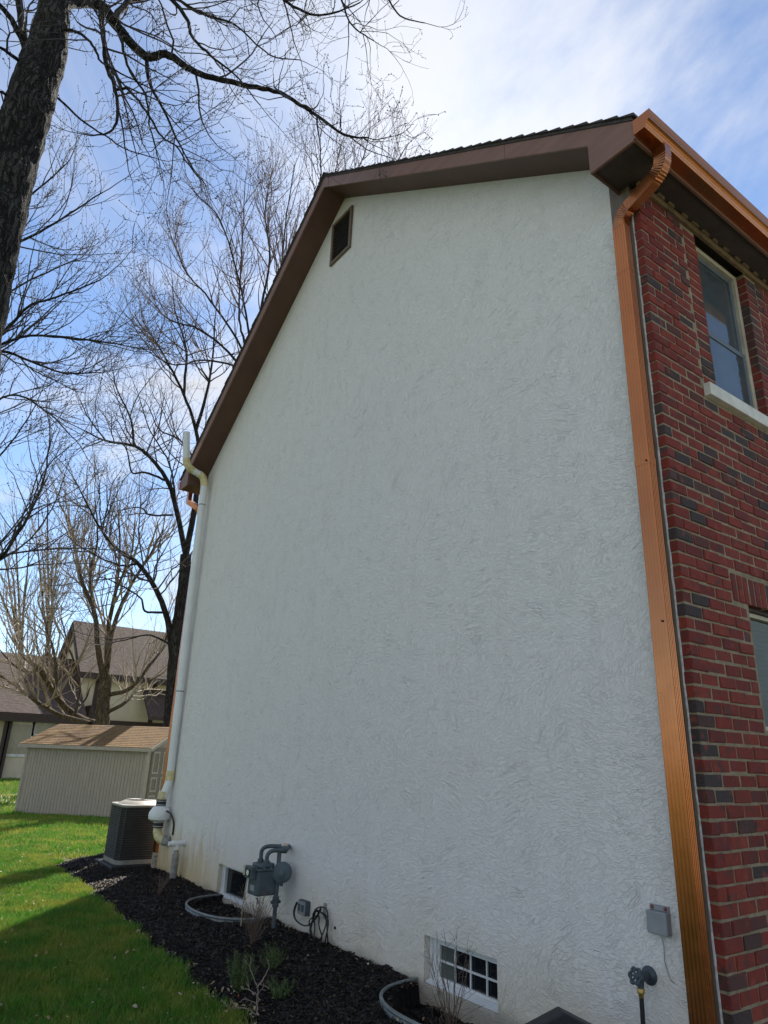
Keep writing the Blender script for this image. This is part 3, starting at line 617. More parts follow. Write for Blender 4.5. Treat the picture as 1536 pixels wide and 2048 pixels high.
# fallen leaves
def leaf_litter(pts, smin, smax):
    n = len(pts); a = rng.uniform(0, 2*PI, n); s = rng.uniform(smin, smax, n); ti = rng.normal(0, .5, n)
    d = np.stack([np.cos(a)*np.cos(ti), np.sin(a)*np.cos(ti), np.sin(ti)], 1)*s[:, None]; e_ = np.stack([-np.sin(a), np.cos(a), rng.normal(0, .35, n)], 1)*(s*.55)[:, None]
    curl = np.array([0, 0, 1.0])*(s*.35)[:, None]; P0 = np.asarray(pts)
    V = np.stack([P0-d, P0-d*.2+e_+curl, P0+d*.6+e_*.5+curl*.6, P0+d, P0+d*.4-e_*.8+curl*.3, P0-d*.4-e_*.7+curl], 1).reshape(-1, 3); k = np.arange(n)[:, None]*6
    return V, np.concatenate([k+np.array([[0, 5, 1]]), k+np.array([[1, 5, 4]]), k+np.array([[1, 4, 2]]), k+np.array([[2, 4, 3]])])
P0 = []
for i in range(420):
    y = random.uniform(1.8, 11.5)**1.0; x = random.uniform(-4.2, float(edge_x(y))-.03); P0.append((x, y, LZ+random.uniform(.05, .075)))
for i in range(110):
    y = random.uniform(1.8, 7.5); P0.append((float(edge_x(y))+random.gauss(0, .05), y, LZ+.03))
for i in range(26):
    y = random.uniform(1.8, 8.0); x = random.uniform(float(edge_x(y))+.05, -.05); P0.append((x, y, float(mulch_z(x, y))+.02))
for i in range(60):
    y = random.gauss(2.75, .28); x = random.gauss(-1.38, .10); P0.append((x, y, LZ+.05+random.uniform(0, .04)))
for cy, a, p_ in WELLS:
    for i in range(30): P0.append((-random.uniform(.05, .5), cy+random.uniform(-.4, .4), (-.035 if cy > 4 else -.10)+random.uniform(0, .03)))
for i in range(60): P0.append((random.uniform(-.03, -.10), random.uniform(2.2, 5.2), .015+random.uniform(0, .02)))
V, T = leaf_litter(P0, .007, .021)
tag(link('fallen_leaves', arrmesh('fallen_leaves', V, T, M['dry_leaf'])), 'pale dry leaves scattered over lawn and mulch', 'leaves', kind='stuff')

# ------------------------------------------------------------------ things on and by the wall
M['pvc'] = plain('pvc', (0.74, 0.74, 0.71), 0.35, var=0.06, scale=4); M['pvc_old'] = plain('pvc_old', (0.62, 0.52, 0.27), 0.5, var=0.25, scale=14)
M['rubber'] = plain('rubber', (0.012, 0.012, 0.012), 0.5, var=0.2); M['steel'] = plain('steel', (0.42, 0.42, 0.41), 0.4, 0.9, var=0.2)
M['galv'] = plain('galv', (0.20, 0.215, 0.205), 0.55, 0.5, var=0.3, scale=10); M['meter_grey'] = plain('meter_grey', (0.065, 0.088, 0.098), 0.55, 0.1, var=0.28, scale=9, bump=0.1)
M['box_grey'] = plain('box_grey', (0.27, 0.28, 0.285), 0.5, 0.0, var=0.12, scale=10); M['rust'] = plain('rust', (0.22, 0.055, 0.04), 0.7)
M['cable'] = plain('cable', (0.010, 0.010, 0.011), 0.45); M['brass'] = plain('brass', (0.50, 0.33, 0.10), 0.4, 0.8, var=0.2)
M['valve'] = plain('valve', (0.055, 0.072, 0.085), 0.5, 0.2, var=0.3, scale=20); M['concrete_pipe'] = plain('concrete_pipe', (0.27, 0.255, 0.23), 0.8, var=0.4, scale=16, bump=0.3)
M['tan'] = plain('tan', (0.48, 0.40, 0.27), 0.6); M['black_plastic'] = plain('black_plastic', (0.011, 0.011, 0.012), 0.55, var=0.3, bump=0.15)
M['wire'] = plain('wire', (0.30, 0.27, 0.25), 0.6); M['orange'] = plain('orange', (0.55, 0.14, 0.04), 0.6)

rp_ = thing('radon_pipe', 'tall white plastic vent pipe with a fan at the rear end of the stucco wall', 'vent pipe', (-.145, 8.2, 0))
def rl(pts): return [(x+.145, y-8.2, z) for x, y, z in pts]
X0, X1 = -.066, -.125
MB().tube(rl([(X0, 8.2, 1.27), (X0+(X1-X0)*.45, 8.2, 3.2), (X1, 8.2, 5.80)]), .0572, 20).build('riser', M['pvc'], rp_, True)
MB().tube(rl(bez((X1, 8.2, 5.79), (X1-.008, 8.2, 5.965), (-.24, 8.2, 5.985), 8)), [.062]*9, 20).build('elbow', M['pvc_old'], rp_, True)
MB().tube(rl([(-.225, 8.2, 5.98), (-.36, 8.2, 6.02)]), .0572, 20).build('cross_pipe', M['pvc'], rp_, True)
MB().tube(rl(bez((-.35, 8.2, 6.02), (-.47, 8.2, 6.05), (-.488, 8.2, 6.19), 8)), [.062]*9, 20).build('elbow', M['pvc_old'], rp_, True)
t = MB().tube(rl([(-.487, 8.2, 6.17), (-.545, 8.2, 6.66)]), .0572, 20, caps=False).build('outlet', M['pvc'], rp_, True)
for z in (2.45, 5.45): 
    f_ = (z-1.27)/4.53; MB().lathe([(.0585, 0), (.0595, .004), (.0595, .012), (.0585, .016)], rl([(X0+(X1-X0)*f_, 8.2, z)])[0], (0, 0, 1), 20).build('joint_ring', M['galv'], rp_, True)
MB().tube(rl([(X0, 8.2, 1.20), (X0, 8.2, 1.33)]), .063, 20).build('coupling', M['pvc_old'], rp_, True)
MB().tube(rl(bez((X0, 8.2, 1.205), (X0-.005, 8.2, 1.13), (-.145, 8.2, .925), 8)), [.058]*9, 20).build('offset_pipe', M['pvc'], rp_, True)
MB().tube(rl([(-.145, 8.2, .90), (-.142, 8.2, 1.00), (-.132, 8.2, 1.045)]), .062, 20).build('elbow', M['pvc_old'], rp_, True)
for z0 in (.855, .575):
    c = MB().lathe([(.064, 0), (.071, .004), (.071, .088), (.064, .092)], (0, 0, z0), (0, 0, 1), 22).build('rubber_coupling', M['rubber'], rp_, True)
    for dz in (.020, .070): MB().lathe([(.0722, 0), (.0735, .002), (.0735, .009), (.0722, .011)], (0, 0, z0+dz-.005), (0, 0, 1), 22).build('hose_clamp', M['steel'], c, True)
fan = MB().lathe([(.070, .652), (.118, .668), (.146, .690), (.150, .715), (.150, .760), (.146, .775), (.110, .832), (.085, .853), (.070, .862)], (0, 0, 0), (0, 0, 1), 32).build('fan_housing', M['pvc'], rp_, True)
MB().lathe([(.1505, 0), (.153, .002), (.153, .008), (.1505, .010)], (0, 0, .722), (0, 0, 1), 32).build('seam', M['pvc'], fan, True)
MB().obox((.05, -.10, .815), (.03, 0, 0), (0, .03, 0), (0, 0, .022)).build('junction_box', M['pvc'], fan, bevel=.004)
MB().tube(rl(bez((-.095, 8.07, .80), (-.03, 7.96, .78), (-.015, 7.94, .62), 8)+[(-.012, 7.95, .50)]), .012, 8).build('power_conduit', M['rubber'], rp_, True)
MB().tube(rl([(-.145, 8.2, .60), (-.145, 8.2, .53)]+bez((-.145, 8.2, .53), (-.14, 8.18, .43), (-.06, 8.10, .415), 7)), .060, 20).build('elbow', M['pvc_old'], rp_, True)
MB().tube(rl([(-.075, 8.11, .417), (.0, 8.045, .41)]), .066, 18).build('wall_sleeve', M['concrete_pipe'], rp_, True)

c = at(345, 1763, 0, -.11); tz = at(345, 1684, 0, -.11).z
sp_ = thing('sump_discharge_pipe', 'short grey drain pipe with a white tee on top beside the stucco wall', 'drain pipe', (-.11, c.y, 0))
MB().tube([(0, 0, -.06), (0, 0, tz-.13)], .046, 16).build('lower_pipe', M['concrete_pipe'], sp_, True)
MB().tube([(0, 0, tz-.14), (0, 0, tz-.10), (0, 0, tz)], [.040, .030, .030], 16).build('upper_pipe', M['concrete_pipe'], sp_, True)
MB().tube([(0, 0, tz-.075), (0, 0, tz)], .036, 16).build('tee_stem', M['pvc'], sp_, True)
MB().tube([(-.115, 0, tz), (-.075, 0, tz), (-.07, 0, tz), (.07, 0, tz), (.075, 0, tz), (.113, 0, tz)], [.030, .030, .037, .037, .030, .030], 16).build('tee', M['pvc'], sp_, True)
MB().lathe([(.040, 0), (.043, .004), (.043, .012)], (.1095, 0, tz), (-1, 0, 0), 16).build('wall_flange', M['pvc'], sp_, True)

# gas meter
e0 = at(515, 1770, 0, -.40); my = e0.y; zb = at(515, 1800, 0, -.40).z; zt = at(515, 1733, 0, -.40).z
gm = thing('gas_meter', 'blue grey gas meter with looped pipes and round regulator in front of the stucco wall', 'gas meter', (-.29, my+.12, 0))
def ml(x, y, z): return (x+.29, y-my-.12, z)
def rounded_prism(w, d, r, z0, z1, cx, cy, n=5):
    poly = []
    for (sx, sy, a0) in ((1, 1, 0), (-1, 1, PI/2), (-1, -1, PI), (1, -1, 1.5*PI)):
        for i in range(n+1):
            a = a0+PI/2*i/n; poly.append((cx+sx*(w/2-r)+r*math.cos(a), cy+sy*(d/2-r)+r*math.sin(a), z0))
    return MB().prism(poly, (0, 0, z1-z0))
rounded_prism(.22, .22, .035, zb+.02, zt-.045, 0, 0).build('case', M['meter_grey'], gm, True, bevel=.012)
rounded_prism(.235, .235, .04, zt-.043, zt-.022, 0, 0).build('case_flange', M['meter_grey'], gm, bevel=.003)
rounded_prism(.19, .19, .05, zt-.021, zt+.018, 0, 0).build('case_top', M['meter_grey'], gm, True, bevel=.012)
ix = MB().box(-.165, -.075, zt-.115, -.111, .075, zt-.005).build('index_box', M['meter_grey'], gm, bevel=.006)
MB().box(-.170, -.05, zt-.095, -.1652, .05, zt-.03).build('index_window', M['glass_dark'], ix)
MB().box(-.158, .077, zt-.10, -.115, .125, zt-.01).build('index_cap', M['tan'], gm, bevel=.004)
MB().box(-.1125, -.055, zb+.06, -.1105, .035, zb+.11).build('name_plate', M['box_grey'], gm); MB().lathe([(.026, 0), (.026, .004), (.022, .006)], (-.168, .0, zt-.062), (-1, 0, 0), 14).build('dial', M['white_vinyl'], gm)
for k in range(8):
    MB().lathe([(.007, 0), (.007, .006), (.003, .008)], (.102*math.cos(k*PI/4+.4), .102*math.sin(k*PI/4+.4), zt-.022), (0, 0, 1), 6).build('bolt', M['steel'], gm)
ptop = at(545, 1697, 0, -.18).z; wallp = at(577, 1692, 0, 0.0)
for dy, dz in ((.07, .03), (-.06, .0)):
    MB().tube([ml(-.29, my+.12+dy, zt+.01), ml(-.29, my+.12+dy, ptop-.08+dz)]+[ml(*v) for v in bez((-.29, my+.12+dy, ptop-.07+dz), (-.29, my+.12+dy, ptop+dz), (-.20, my+.06+dy*.6, ptop+dz), 8)]+[ml(-.14, my+.02+dy*.5, ptop+dz)], .020, 12).build('pipe_loop', M['meter_grey'], gm, True)
    MB().lathe([(.030, 0), (.032, .005), (.032, .03), (.026, .035)], ml(-.29, my+.12+dy, zt+.012), (0, 0, 1), 8).build('union_nut', M['meter_grey'], gm)
MB().tube([ml(-.17, my+.07, ptop), ml(-.10, my+.0, ptop+.006), ml(0.01, wallp.y, wallp.z)], .021, 12).build('house_pipe', M['meter_grey'], gm, True)
MB().tube([ml(-.045, wallp.y+.03, wallp.z), ml(0.005, wallp.y, wallp.z)], .026, 12).build('wall_sleeve', M['tan'], gm, True)
MB().lathe([(.03, -.03), (.034, -.025), (.034, .025), (.03, .03)], ml(-.12, my+.02, ptop+.002), (1, -.6, 0), 8).build('union_nut', M['meter_grey'], gm)
ry = my+.02; rx = -.175
MB().tube([ml(rx, ry, -.08), ml(rx, ry, ptop-.01)], .021, 12).build('riser', M['meter_grey'], gm, True)
for z in (.20, .26): MB().lathe([(.030, 0), (.033, .004), (.033, .03), (.030, .034)], ml(rx, ry, z), (0, 0, 1), 8).build('coupling', M['meter_grey'], gm)
MB().tube([ml(rx-.05, ry, .245), ml(rx+.05, ry, .245)], .016, 10).build('shutoff_valve', M['meter_grey'], gm, True)
rc = at(564, 1745, 0, -.15); ax = Vector((-.55, -.80, .12)).normalized()
MB().lathe([(.03, -.07), (.045, -.055), (.085, -.035), (.098, -.02), (.098, -.008), (.092, -.004), (.092, .004), (.098, .008), (.096, .022), (.06, .035), (.03, .040), (.028, .055)], ml(*rc), ax, 26).build('regulator', M['meter_grey'], gm, True)
MB().tube([ml(rx, ry, rc.z), ml(rc.x, rc.y, rc.z)], .022, 10).build('regulator_arm', M['meter_grey'], gm, True)
MB().tube([ml(rc.x, rc.y, rc.z-.06), ml(rc.x, rc.y, rc.z-.12)], [.022, .018], 10).build('regulator_vent', M['meter_grey'], gm, True)
MB().tube([ml(-.41, my+.2, zt-.06), ml(-.43, my+.22, .2), ml(-.42, my+.24, .02)], .006, 6).build('reading_wire', M['tan'], gm, True)
MB().tube([ml(-.33, my+.1, zb+.02), ml(-.35, my+.08, zb-.06), ml(-.31, my+.1, zb-.05), ml(-.34, my+.13, zb-.01)], .005, 6).build('wire', M['cable'], gm, True)

# weatherproof outlet, cables, bracket
ob = thing('outlet_box', 'small grey weatherproof outlet box low on the stucco wall by the gas meter', 'outlet', (0, 4.23, .235))
MB().box(-.052, -.075, -.062, .0, .075, .062).build('box', M['meter_grey'], ob, bevel=.006); MB().box(-.062, -.068, -.055, -.0525, .068, .055).build('cover', M['box_grey'], ob, bevel=.004)
for dy in (-.034, .034): MB().box(-.068, dy-.022, -.03, -.0625, dy+.022, .03).build('flap', M['meter_grey'], ob, bevel=.003)
cb_ = thing('cable_coil', 'black cables hanging in loops from the outlet to a small bracket', 'cable', (0, 3.9, 0))
def loop(cy, cz, ry_, rz_, ph, x=-.05, n=26, a0=0, a1=2*PI):
    return [(x+.02*math.sin(3*t+ph), cy+ry_*math.cos(t), cz+rz_*math.sin(t)) for t in [a0+(a1-a0)*i/n for i in range(n+1)]]
for cy, cz, a, c2, ph in ((.02, .14, .12, .13, 0), (.0, .11, .16, .15, 1), (-.03, .13, .14, .17, 2), (.06, .10, .10, .11, 3)): MB().tube(loop(cy, cz, a, c2, ph), .0065, 6).build('loop', M['cable'], cb_, True)
for k in (0, .02): MB().tube(bez((-.06, .40+k, .27), (-.09, .50+k, .10), (-.06, .24, .10), 10)+bez((-.06, .24, .10), (-.05, .10, .12), (-.04, .0, .30-k), 8)[1:], .0065, 6).build('strand', M['cable'], cb_, True)
MB().box(-.02, -.035, .20, -.0, -.005, .33).build('bracket', M['box_grey'], cb_, bevel=.003)
MB().lathe([(.012, 0), (.012, .01), (.004, .014)], (0, 3.70, .16), (-1, 0, 0), 8).build('wall_plug', M['cable'])
tag(bpy.data.objects['wall_plug'], 'tiny black plug in the stucco right of the cable loops', 'plug')

# telephone box
tb = thing('telephone_box', 'small grey plastic utility box screwed to the stucco near the copper downspout', 'utility box', (0, .358, .815))
MB().box(-.048, -.064, -.062, -.0, .064, .052).build('cover', M['box_grey'], tb, bevel=.006); MB().box(-.012, -.060, .0525, -.0, .060, .082).build('flange', M['box_grey'], tb, bevel=.003)
for dy in (-.042, .042): MB().lathe([(.010, 0), (.010, .005), (.004, .008)], (-.012, dy, .068), (-1, 0, 0), 10).build('screw', M['rust'], tb)
MB().box(-.040, .0645, -.05, -.01, .069, -.03).build('latch', M['box_grey'], tb)
MB().tube([(-.02, -.005, -.06), (-.012, -.01, -.12), (-.010, -.005, -.19), (-.012, -.022, -.25), (-.02, -.04, -.275), (-.008, -.05, -.285)], .0028, 5).build('wire', M['wire'], tb, True)

# tap and hose
tp = thing('garden_tap', 'dark metal garden tap with brass hose fitting low on the stucco wall', 'tap', (0, .462, .53))
MB().lathe([(.048, 0), (.048, .006), (.03, .012), (.024, .02)], (0, 0, 0), (-1, 0, 0), 18).build('wall_flange', M['valve'], tp, True)
MB().tube([(-.01, 0, 0), (-.075, 0, 0), (-.095, 0, -.008)], [.020, .022, .020], 14).build('body', M['valve'], tp, True)
MB().tube([(-.085, 0, -.005), (-.092, 0, -.05)], [.020, .017], 14).build('spout', M['valve'], tp, True)
MB().tube([(-.09, 0, 0), (-.125, .0, .012)], .009, 8).build('stem', M['brass'], tp, True)
b = MB()
hc = Vector((-.130, .0, .013)); hx = Vector((-.95, 0, .3)).normalized(); h1 = Vector((0, 1, 0)); h2 = hx.cross(h1)
ring = [hc+(h1*math.cos(t)+h2*math.sin(t))*(.036+.005*math.cos(6*t)) for t in [2*PI*i/36 for i in range(37)]]
b.tube(ring, .0085, 8, caps=False)
for k in range(3):
    t = 2*PI*k/6; b.tube([hc-(h1*math.cos(t)+h2*math.sin(t))*.035, hc+(h1*math.cos(t)+h2*math.sin(t))*.035], .006, 6)
b.build('handwheel', M['valve'], tp, True)
MB().lathe([(.019, 0), (.021, .003), (.021, .022), (.016, .026), (.013, .045)], (-.092, 0, -.048), (0, 0, -1), 12).build('hose_fitting', M['brass'], tp, True)
MB().tube([(-.092, .462, .445), (-.094, .464, .30), (-.10, .47, .12), (-.14, .50, .02), (-.25, .62, .015), (-.42, .60, .02)], .0125, 12).build('garden_hose', M['black_plastic'], None, True)
tag(bpy.data.objects['garden_hose'], 'black garden hose dropping from the tap to the mulch', 'hose')

# black box with peaked lid at the foot of the picture
pk = at(1118, 2011, 0, -.62)
hb = thing('hose_box', 'black plastic box with a peaked lid in front of the stucco wall', 'storage box', (pk.x-.06, pk.y-.085, -.02), rz=-YAW*.86)
zt_ = pk.z+.02; hw = .30
MB().box(-hw+.03, .02, 0, hw-.03, .09, zt_-.16).build('body', M['black_plastic'], hb, bevel=.01)
MB().prism([(-hw, 0, zt_-.165), (hw, 0, zt_-.165), (hw, 0, zt_-.13), (0, 0, zt_), (-hw, 0, zt_-.13)], (0, .10, 0)).build('lid', M['black_plastic'], hb, bevel=.006)
MB().prism([(-hw+.05, -.008, zt_-.160), (hw-.05, -.008, zt_-.160), (hw-.05, -.008, zt_-.142), (0, -.008, zt_-.032), (-hw+.05, -.008, zt_-.142)], (0, .012, 0)).build('lid_panel', M['black_plastic'], hb, bevel=.003)

# window wells
for (cy, a, p_), lab in zip(WELLS, ('curved galvanised window well behind the gas meter', 'curved galvanised window well below the gridded basement window')):
    w_ = thing('window_well', lab, 'window well', (0, cy, 0), 'window wells')
    n = 40; b = MB(); rim = []
    prof = [(-.28, 0), (-.20, .008), (-.16, 0), (-.10, .008), (-.05, 0), (.0, .008), (.035, 0)]
    for i in range(n+1):
        t = -PI/2+PI*i/n; ca, sa = math.cos(t), math.sin(t); 
        for z, o in prof: b.v.append((-(p_+o)*abs(ca)**.75-.002, (a+o)*math.copysign(abs(sa)**.85, sa), z))
        rim.append((-(p_)*abs(ca)**.75-.004, a*math.copysign(abs(sa)**.85, sa), .038))
    k = len(prof)
    for i in range(n):
        for j in range(k-1): b.f.append((i*k+j, (i+1)*k+j, (i+1)*k+j+1, i*k+j+1))
    o = b.build('wall_sheet', M['galv'], w_, True); o.modifiers.new('solid', 'SOLIDIFY').thickness = .004
    MB().tube(rim, .014, 8).build('rim', M['galv'], w_, True)

# air conditioner
M['ac_dark'] = plain('ac_dark', (0.055, 0.050, 0.046), 0.55, 0.3, var=0.2, scale=8); M['ac_tan'] = plain('ac_tan', (0.24, 0.225, 0.19), 0.5, 0.1, var=0.15)
M['ac_core'] = plain('ac_core', (0.030, 0.029, 0.028), 0.7)
AX0, AX1, AY0, AY1, AB, AT = -.50, .24, 8.70, 9.42, .075, .80
ac = thing('air_conditioner', 'dark brown air conditioning unit with a pale cap behind the house corner', 'air conditioner', ((AX0+AX1)/2, (AY0+AY1)/2, 0))
w_, d_ = AX1-AX0, AY1-AY0
MB().box(-w_/2-.08, -d_/2-.08, -.09, w_/2+.08, d_/2+.08, .045).build('pad', M['black_plastic'], ac, bevel=.01)
rounded_prism(w_+.01, d_+.01, .11, .047, AB+.03, 0, 0).build('base_pan', M['ac_tan'], ac, bevel=.004)
rounded_prism(w_-.03, d_-.03, .11, AB+.03, AT, 0, 0).build('core', M['ac_core'], ac, True)
def rr_path(w, d, r, z, n=5):
    p = []
    for (sx, sy, a0) in ((1, 1, 0), (-1, 1, PI/2), (-1, -1, PI), (1, -1, 1.5*PI)):
        for i in range(n+1):
            a = a0+PI/2*i/n; p.append((sx*(w/2-r)+r*math.cos(a), sy*(d/2-r)+r*math.sin(a), z))
    return p+[p[0]]
for i in range(22): MB().tube(rr_path(w_-.012, d_-.012, .105, AB+.05+i*.0315), .0085, 5, caps=False).build('louvre', M['ac_dark'], ac)
for i, pnt in enumerate(rr_path(w_, d_, .11, 0)[:-1]):
    if i % 3 == 0: MB().box(pnt[0]-.008, pnt[1]-.008, AB+.03, pnt[0]+.008, pnt[1]+.008, AT).build('rail', M['ac_dark'], ac)
rounded_prism(w_+.02, d_+.02, .11, AT, AT+.035, 0, 0).build('cap', M['ac_tan'], ac, True, bevel=.008)
MB().tube([(0, 0, AT+.034), (0, 0, AT+.05), (0, 0, AT+.085)], [.36, .33, .25], 24).build('fan_shroud', M['ac_tan'], ac, True)
for i in range(6): MB().tube([(.23*math.cos(2*PI*k/28)*(1-.15*i), .23*math.sin(2*PI*k/28)*(1-.15*i), AT+.088) for k in range(29)], .004, 5, caps=False).build('fan_grille', M['ac_dark'], ac)
MB().box(w_/2-.02, -d_/2+.08, AB, w_/2+.06, -d_/2+.22, AT-.1).build('service_panel', M['ac_tan'], ac, bevel=.004)
# ------------------------------------------------------------------ garden shed
M['siding'] = plain('siding', (0.33, 0.285, 0.23), 0.75, var=0.14, scale=5, sc=(6, 6, 0.5), bump=0.1); M['shed_trim'] = plain('shed_trim', (0.33, 0.295, 0.24), 0.65, var=0.12)
q = NM('shed_roof'); nn = q.noise(2.2, 6, 0.65)
q.set(q.mix(q.maprange(q.noise(30, 4, 0.7), 0.4, 0.62), q.ramp(nn, [(0.30, (0.075, 0.042, 0.020)), (0.50, (0.23, 0.115, 0.028)), (0.70, (0.21, 0.14, 0.030))]), (0.070, 0.048, 0.026)), 0.95); q.bump(q.noise(50, 4), 0.7, 0.02); M['shed_roof'] = q.m
TH = math.radians(47); sl_ = at(30, 1622, 1, 18.6); sl_.z = LZ
ux, uy = Vector((math.cos(TH), -math.sin(TH), 0)), Vector((math.sin(TH), math.cos(TH), 0))
Ls = 1.5
while px_of(sl_+ux*Ls+Vector((0, 0, .8)))[0] < 286: Ls += .01
shed = thing('garden_shed', 'low taupe garden shed with mossy shingle roof beyond the lawn', 'shed', sl_, rz=-TH)
SE, SRZ, SD = 1.72, 2.20, 2.7; OH = .16
b = MB(); px0 = 0.0; pw_ = .0875; nb = int(Ls/pw_); pw_ = Ls/nb
for i in range(nb): b.box(i*pw_+.004, 0, .02, (i+1)*pw_-.004, .03, SE)
b.box(0, .012, .02, Ls, .08, SE-.002); b.build('front_siding', M['siding'], shed)
b = MB(); ng = 30
for i in range(ng):
    y0, y1 = SD*i/ng+.004, SD*(i+1)/ng-.004; f0 = SE+(SRZ-SE)*(1-abs(y0-SD/2)/(SD/2)); f1 = SE+(SRZ-SE)*(1-abs(y1-SD/2)/(SD/2))
    for xx, sg in ((Ls, 1), (0, -1)): b.prism([(xx, y0, .02), (xx, y1, .02), (xx, y1, f1-.02), (xx, y0, f0-.02)], (-.03*sg, 0, 0))
b.prism([(Ls-.012, .03, .02), (Ls-.012, SD-.03, .02), (Ls-.012, SD-.03, SE), (Ls-.012, SD/2, SRZ-.05), (Ls-.012, .03, SE)], (-.05, 0, 0)); b.prism([(.012, .03, .02), (.012, SD-.03, .02), (.012, SD-.03, SE), (.012, SD/2, SRZ-.05), (.012, .03, SE)], (.05, 0, 0))
b.build('end_siding', M['siding'], shed)
MB().box(0, SD-.05, .02, Ls, SD, SE).build('rear_siding', M['siding'], shed)
def shedroof(sg):
    n = 13; r = MB()
    for i in range(n):
        t0, t1 = i/n, (i+1)/n; ya = -OH+(SD/2+OH)*t0; yb = -OH+(SD/2+OH)*t1; z0 = SE-.05+(SRZ-SE+.08)*t0; z1 = SE-.05+(SRZ-SE+.08)*t1
        if sg < 0: ya, yb = SD-ya, SD-yb
        r.add([(-OH, ya, z0), (Ls+OH, ya, z0), (Ls+OH, yb, z1), (-OH, yb, z1), (-OH, ya, z0+.019), (Ls+OH, ya, z0+.019), (Ls+OH, yb, z1+.012), (-OH, yb, z1+.012)], [(0,1,2,3),(7,6,5,4),(0,4,5,1),(2,6,7,3),(1,5,6,2),(0,3,7,4)])
    return r.build('roof_slope', M['shed_roof'], shed)
shedroof(1); shedroof(-1)
MB().box(-OH, -OH-.02, SE-.13, Ls+OH, -OH, SE-.045).build('eave_board', M['shed_trim'], shed); MB().box(-OH, -OH, SE-.10, Ls+OH, .0, SE-.08).build('eave_soffit', M['shed_trim'], shed)
for y0, z0, y1, z1 in ((-OH, SE-.05, SD/2, SRZ+.03), (SD+OH, SE-.05, SD/2, SRZ+.03)): MB().prism([(Ls+OH, y0, z0-.09), (Ls+OH, y1, z1-.09), (Ls+OH, y1, z1), (Ls+OH, y0, z0)], (.02, 0, 0)).build('rake_board', M['shed_trim'], shed)
for xx in (-.015, Ls-.045): MB().box(xx, -.015, 0.0, xx+.06, .045, SE-.10).build('corner_post', M['shed_trim'], shed)
MB().box(Ls-.05, -.012, .0, Ls+.018, .09, SE-.10).build('corner_post', M['shed_trim'], shed)
M['shed_door'] = plain('shed_door', (0.17, 0.145, 0.115), 0.75, var=0.12)
dr = MB().box(Ls+.004, .20, .05, Ls+.03, 2.3, 1.70).build('door', M['shed_door'], shed)
for i in range(4):
    ya = .27+i*.50
    for z0, z1 in ((.15, .55), (.63, .98), (1.06, 1.60)):
        b = MB(); f_ = .045
        b.box(Ls+.0305, ya, z0, Ls+.045, ya+f_, z1); b.box(Ls+.0305, ya+.32-f_, z0, Ls+.045, ya+.32, z1); b.box(Ls+.0305, ya+f_, z0, Ls+.045, ya+.32-f_, z0+f_); b.box(Ls+.0305, ya+f_, z1-f_, Ls+.045, ya+.32-f_, z1); b.build('door_panel', M['shed_trim'], dr)
pa = at(5, 1600, 2, LZ+.004)
tag(MB().add([(pa.x-4, pa.y-1.2, LZ+.004), (pa.x+.9, pa.y-1.2, LZ+.004), (pa.x+1.6, pa.y+3.0, LZ+.004), (pa.x-4, pa.y+3.0, LZ+.004)], [(0, 1, 2, 3)]).build('gravel_path', M['gravel']), kind='structure')

# ------------------------------------------------------------------ neighbouring house
M['n_wall'] = plain('n_wall', (0.64, 0.53, 0.37), 0.85, var=0.1, scale=1.5); M['n_timber'] = plain('n_timber', (0.045, 0.026, 0.020), 0.7); M['n_white'] = plain('n_white', (0.66, 0.64, 0.60), 0.5)
q = NM('n_roof'); q.set(q.ramp(q.noise(5, 6, 0.75), [(0.3, (0.040, 0.024, 0.018)), (0.7, (0.110, 0.070, 0.054))]), 0.9); q.bump(q.noise(12, 4, sc=(.3, 1, 3)), 0.8, 0.08); M['n_roof'] = q.m
M['n_brick'] = plain('n_brick', (0.20, 0.075, 0.05), 0.85, var=0.3, scale=8)
M['n_glass'] = glassy('n_glass', (0.22, 0.20, 0.13), 0.15)
nh = thing('neighbour_house', 'cream and brown timbered house with brown roofs behind the shed', 'house', (6, 40, LZ))
def nl(p): return (p[0]-6, p[1]-40, p[2]-LZ)
xl = at(160, 1400, 1, 40).x; xr = xl+17; ze = at(250, 1356, 1, 39.5).z; zr = at(150, 1247, 1, 43.6).z
def npr(name, poly, vec, mat): return MB().prism([nl(v) for v in poly], vec).build(name, M[mat], nh)
npr('front_wall', [(xl, 40, LZ), (xr, 40, LZ), (xr, 40, ze+.3), (xl, 40, ze+.3)], (0, .2, 0), 'n_wall')
npr('gable_wall', [(xl, 40.201, LZ), (xl, 47, LZ), (xl, 47, ze+.3), (xl, 43.6, zr-.25), (xl, 40.201, ze+.3)], (.2, 0, 0), 'n_wall')
for i, (ya, yb) in enumerate(((39.4, 43.6), (47.8, 43.6))):
    r_ = npr('roof_slope', [(xl-.4, ya, ze-.05), (xl-.4, yb, zr), (xl-.4, yb, zr+.18), (xl-.4, ya, ze+.13)], (xr-xl+.8, 0, 0), 'n_roof')
    npr('rake_board', [(xl-.45, ya, ze-.25), (xl-.45, yb, zr-.2), (xl-.45, yb, zr+.05), (xl-.45, ya, ze+.0)], (.049, 0, 0), 'n_timber')
MB().box(*nl((xl-.4, 39.33, ze-.22)), *nl((xr, 39.398, ze+.10))).build('eave_board', M['n_timber'], nh)
for xp in (190, 306, 352):
    x = at(xp, 1400, 1, 40).x; MB().box(*nl((x-.13, 39.95, LZ+2.2)), *nl((x+.13, 39.999, ze-.05))).build('timber', M['n_timber'], nh)
zb_ = at(250, 1446, 1, 40).z; MB().box(*nl((xl, 39.93, zb_-.15)), *nl((xr, 39.994, zb_+.1))).build('timber', M['n_timber'], nh)
x0 = at(292, 1400, 1, 39).x; z0 = at(300, 1440, 1, 38).z; z1 = at(340, 1398, 1, 39.9).z
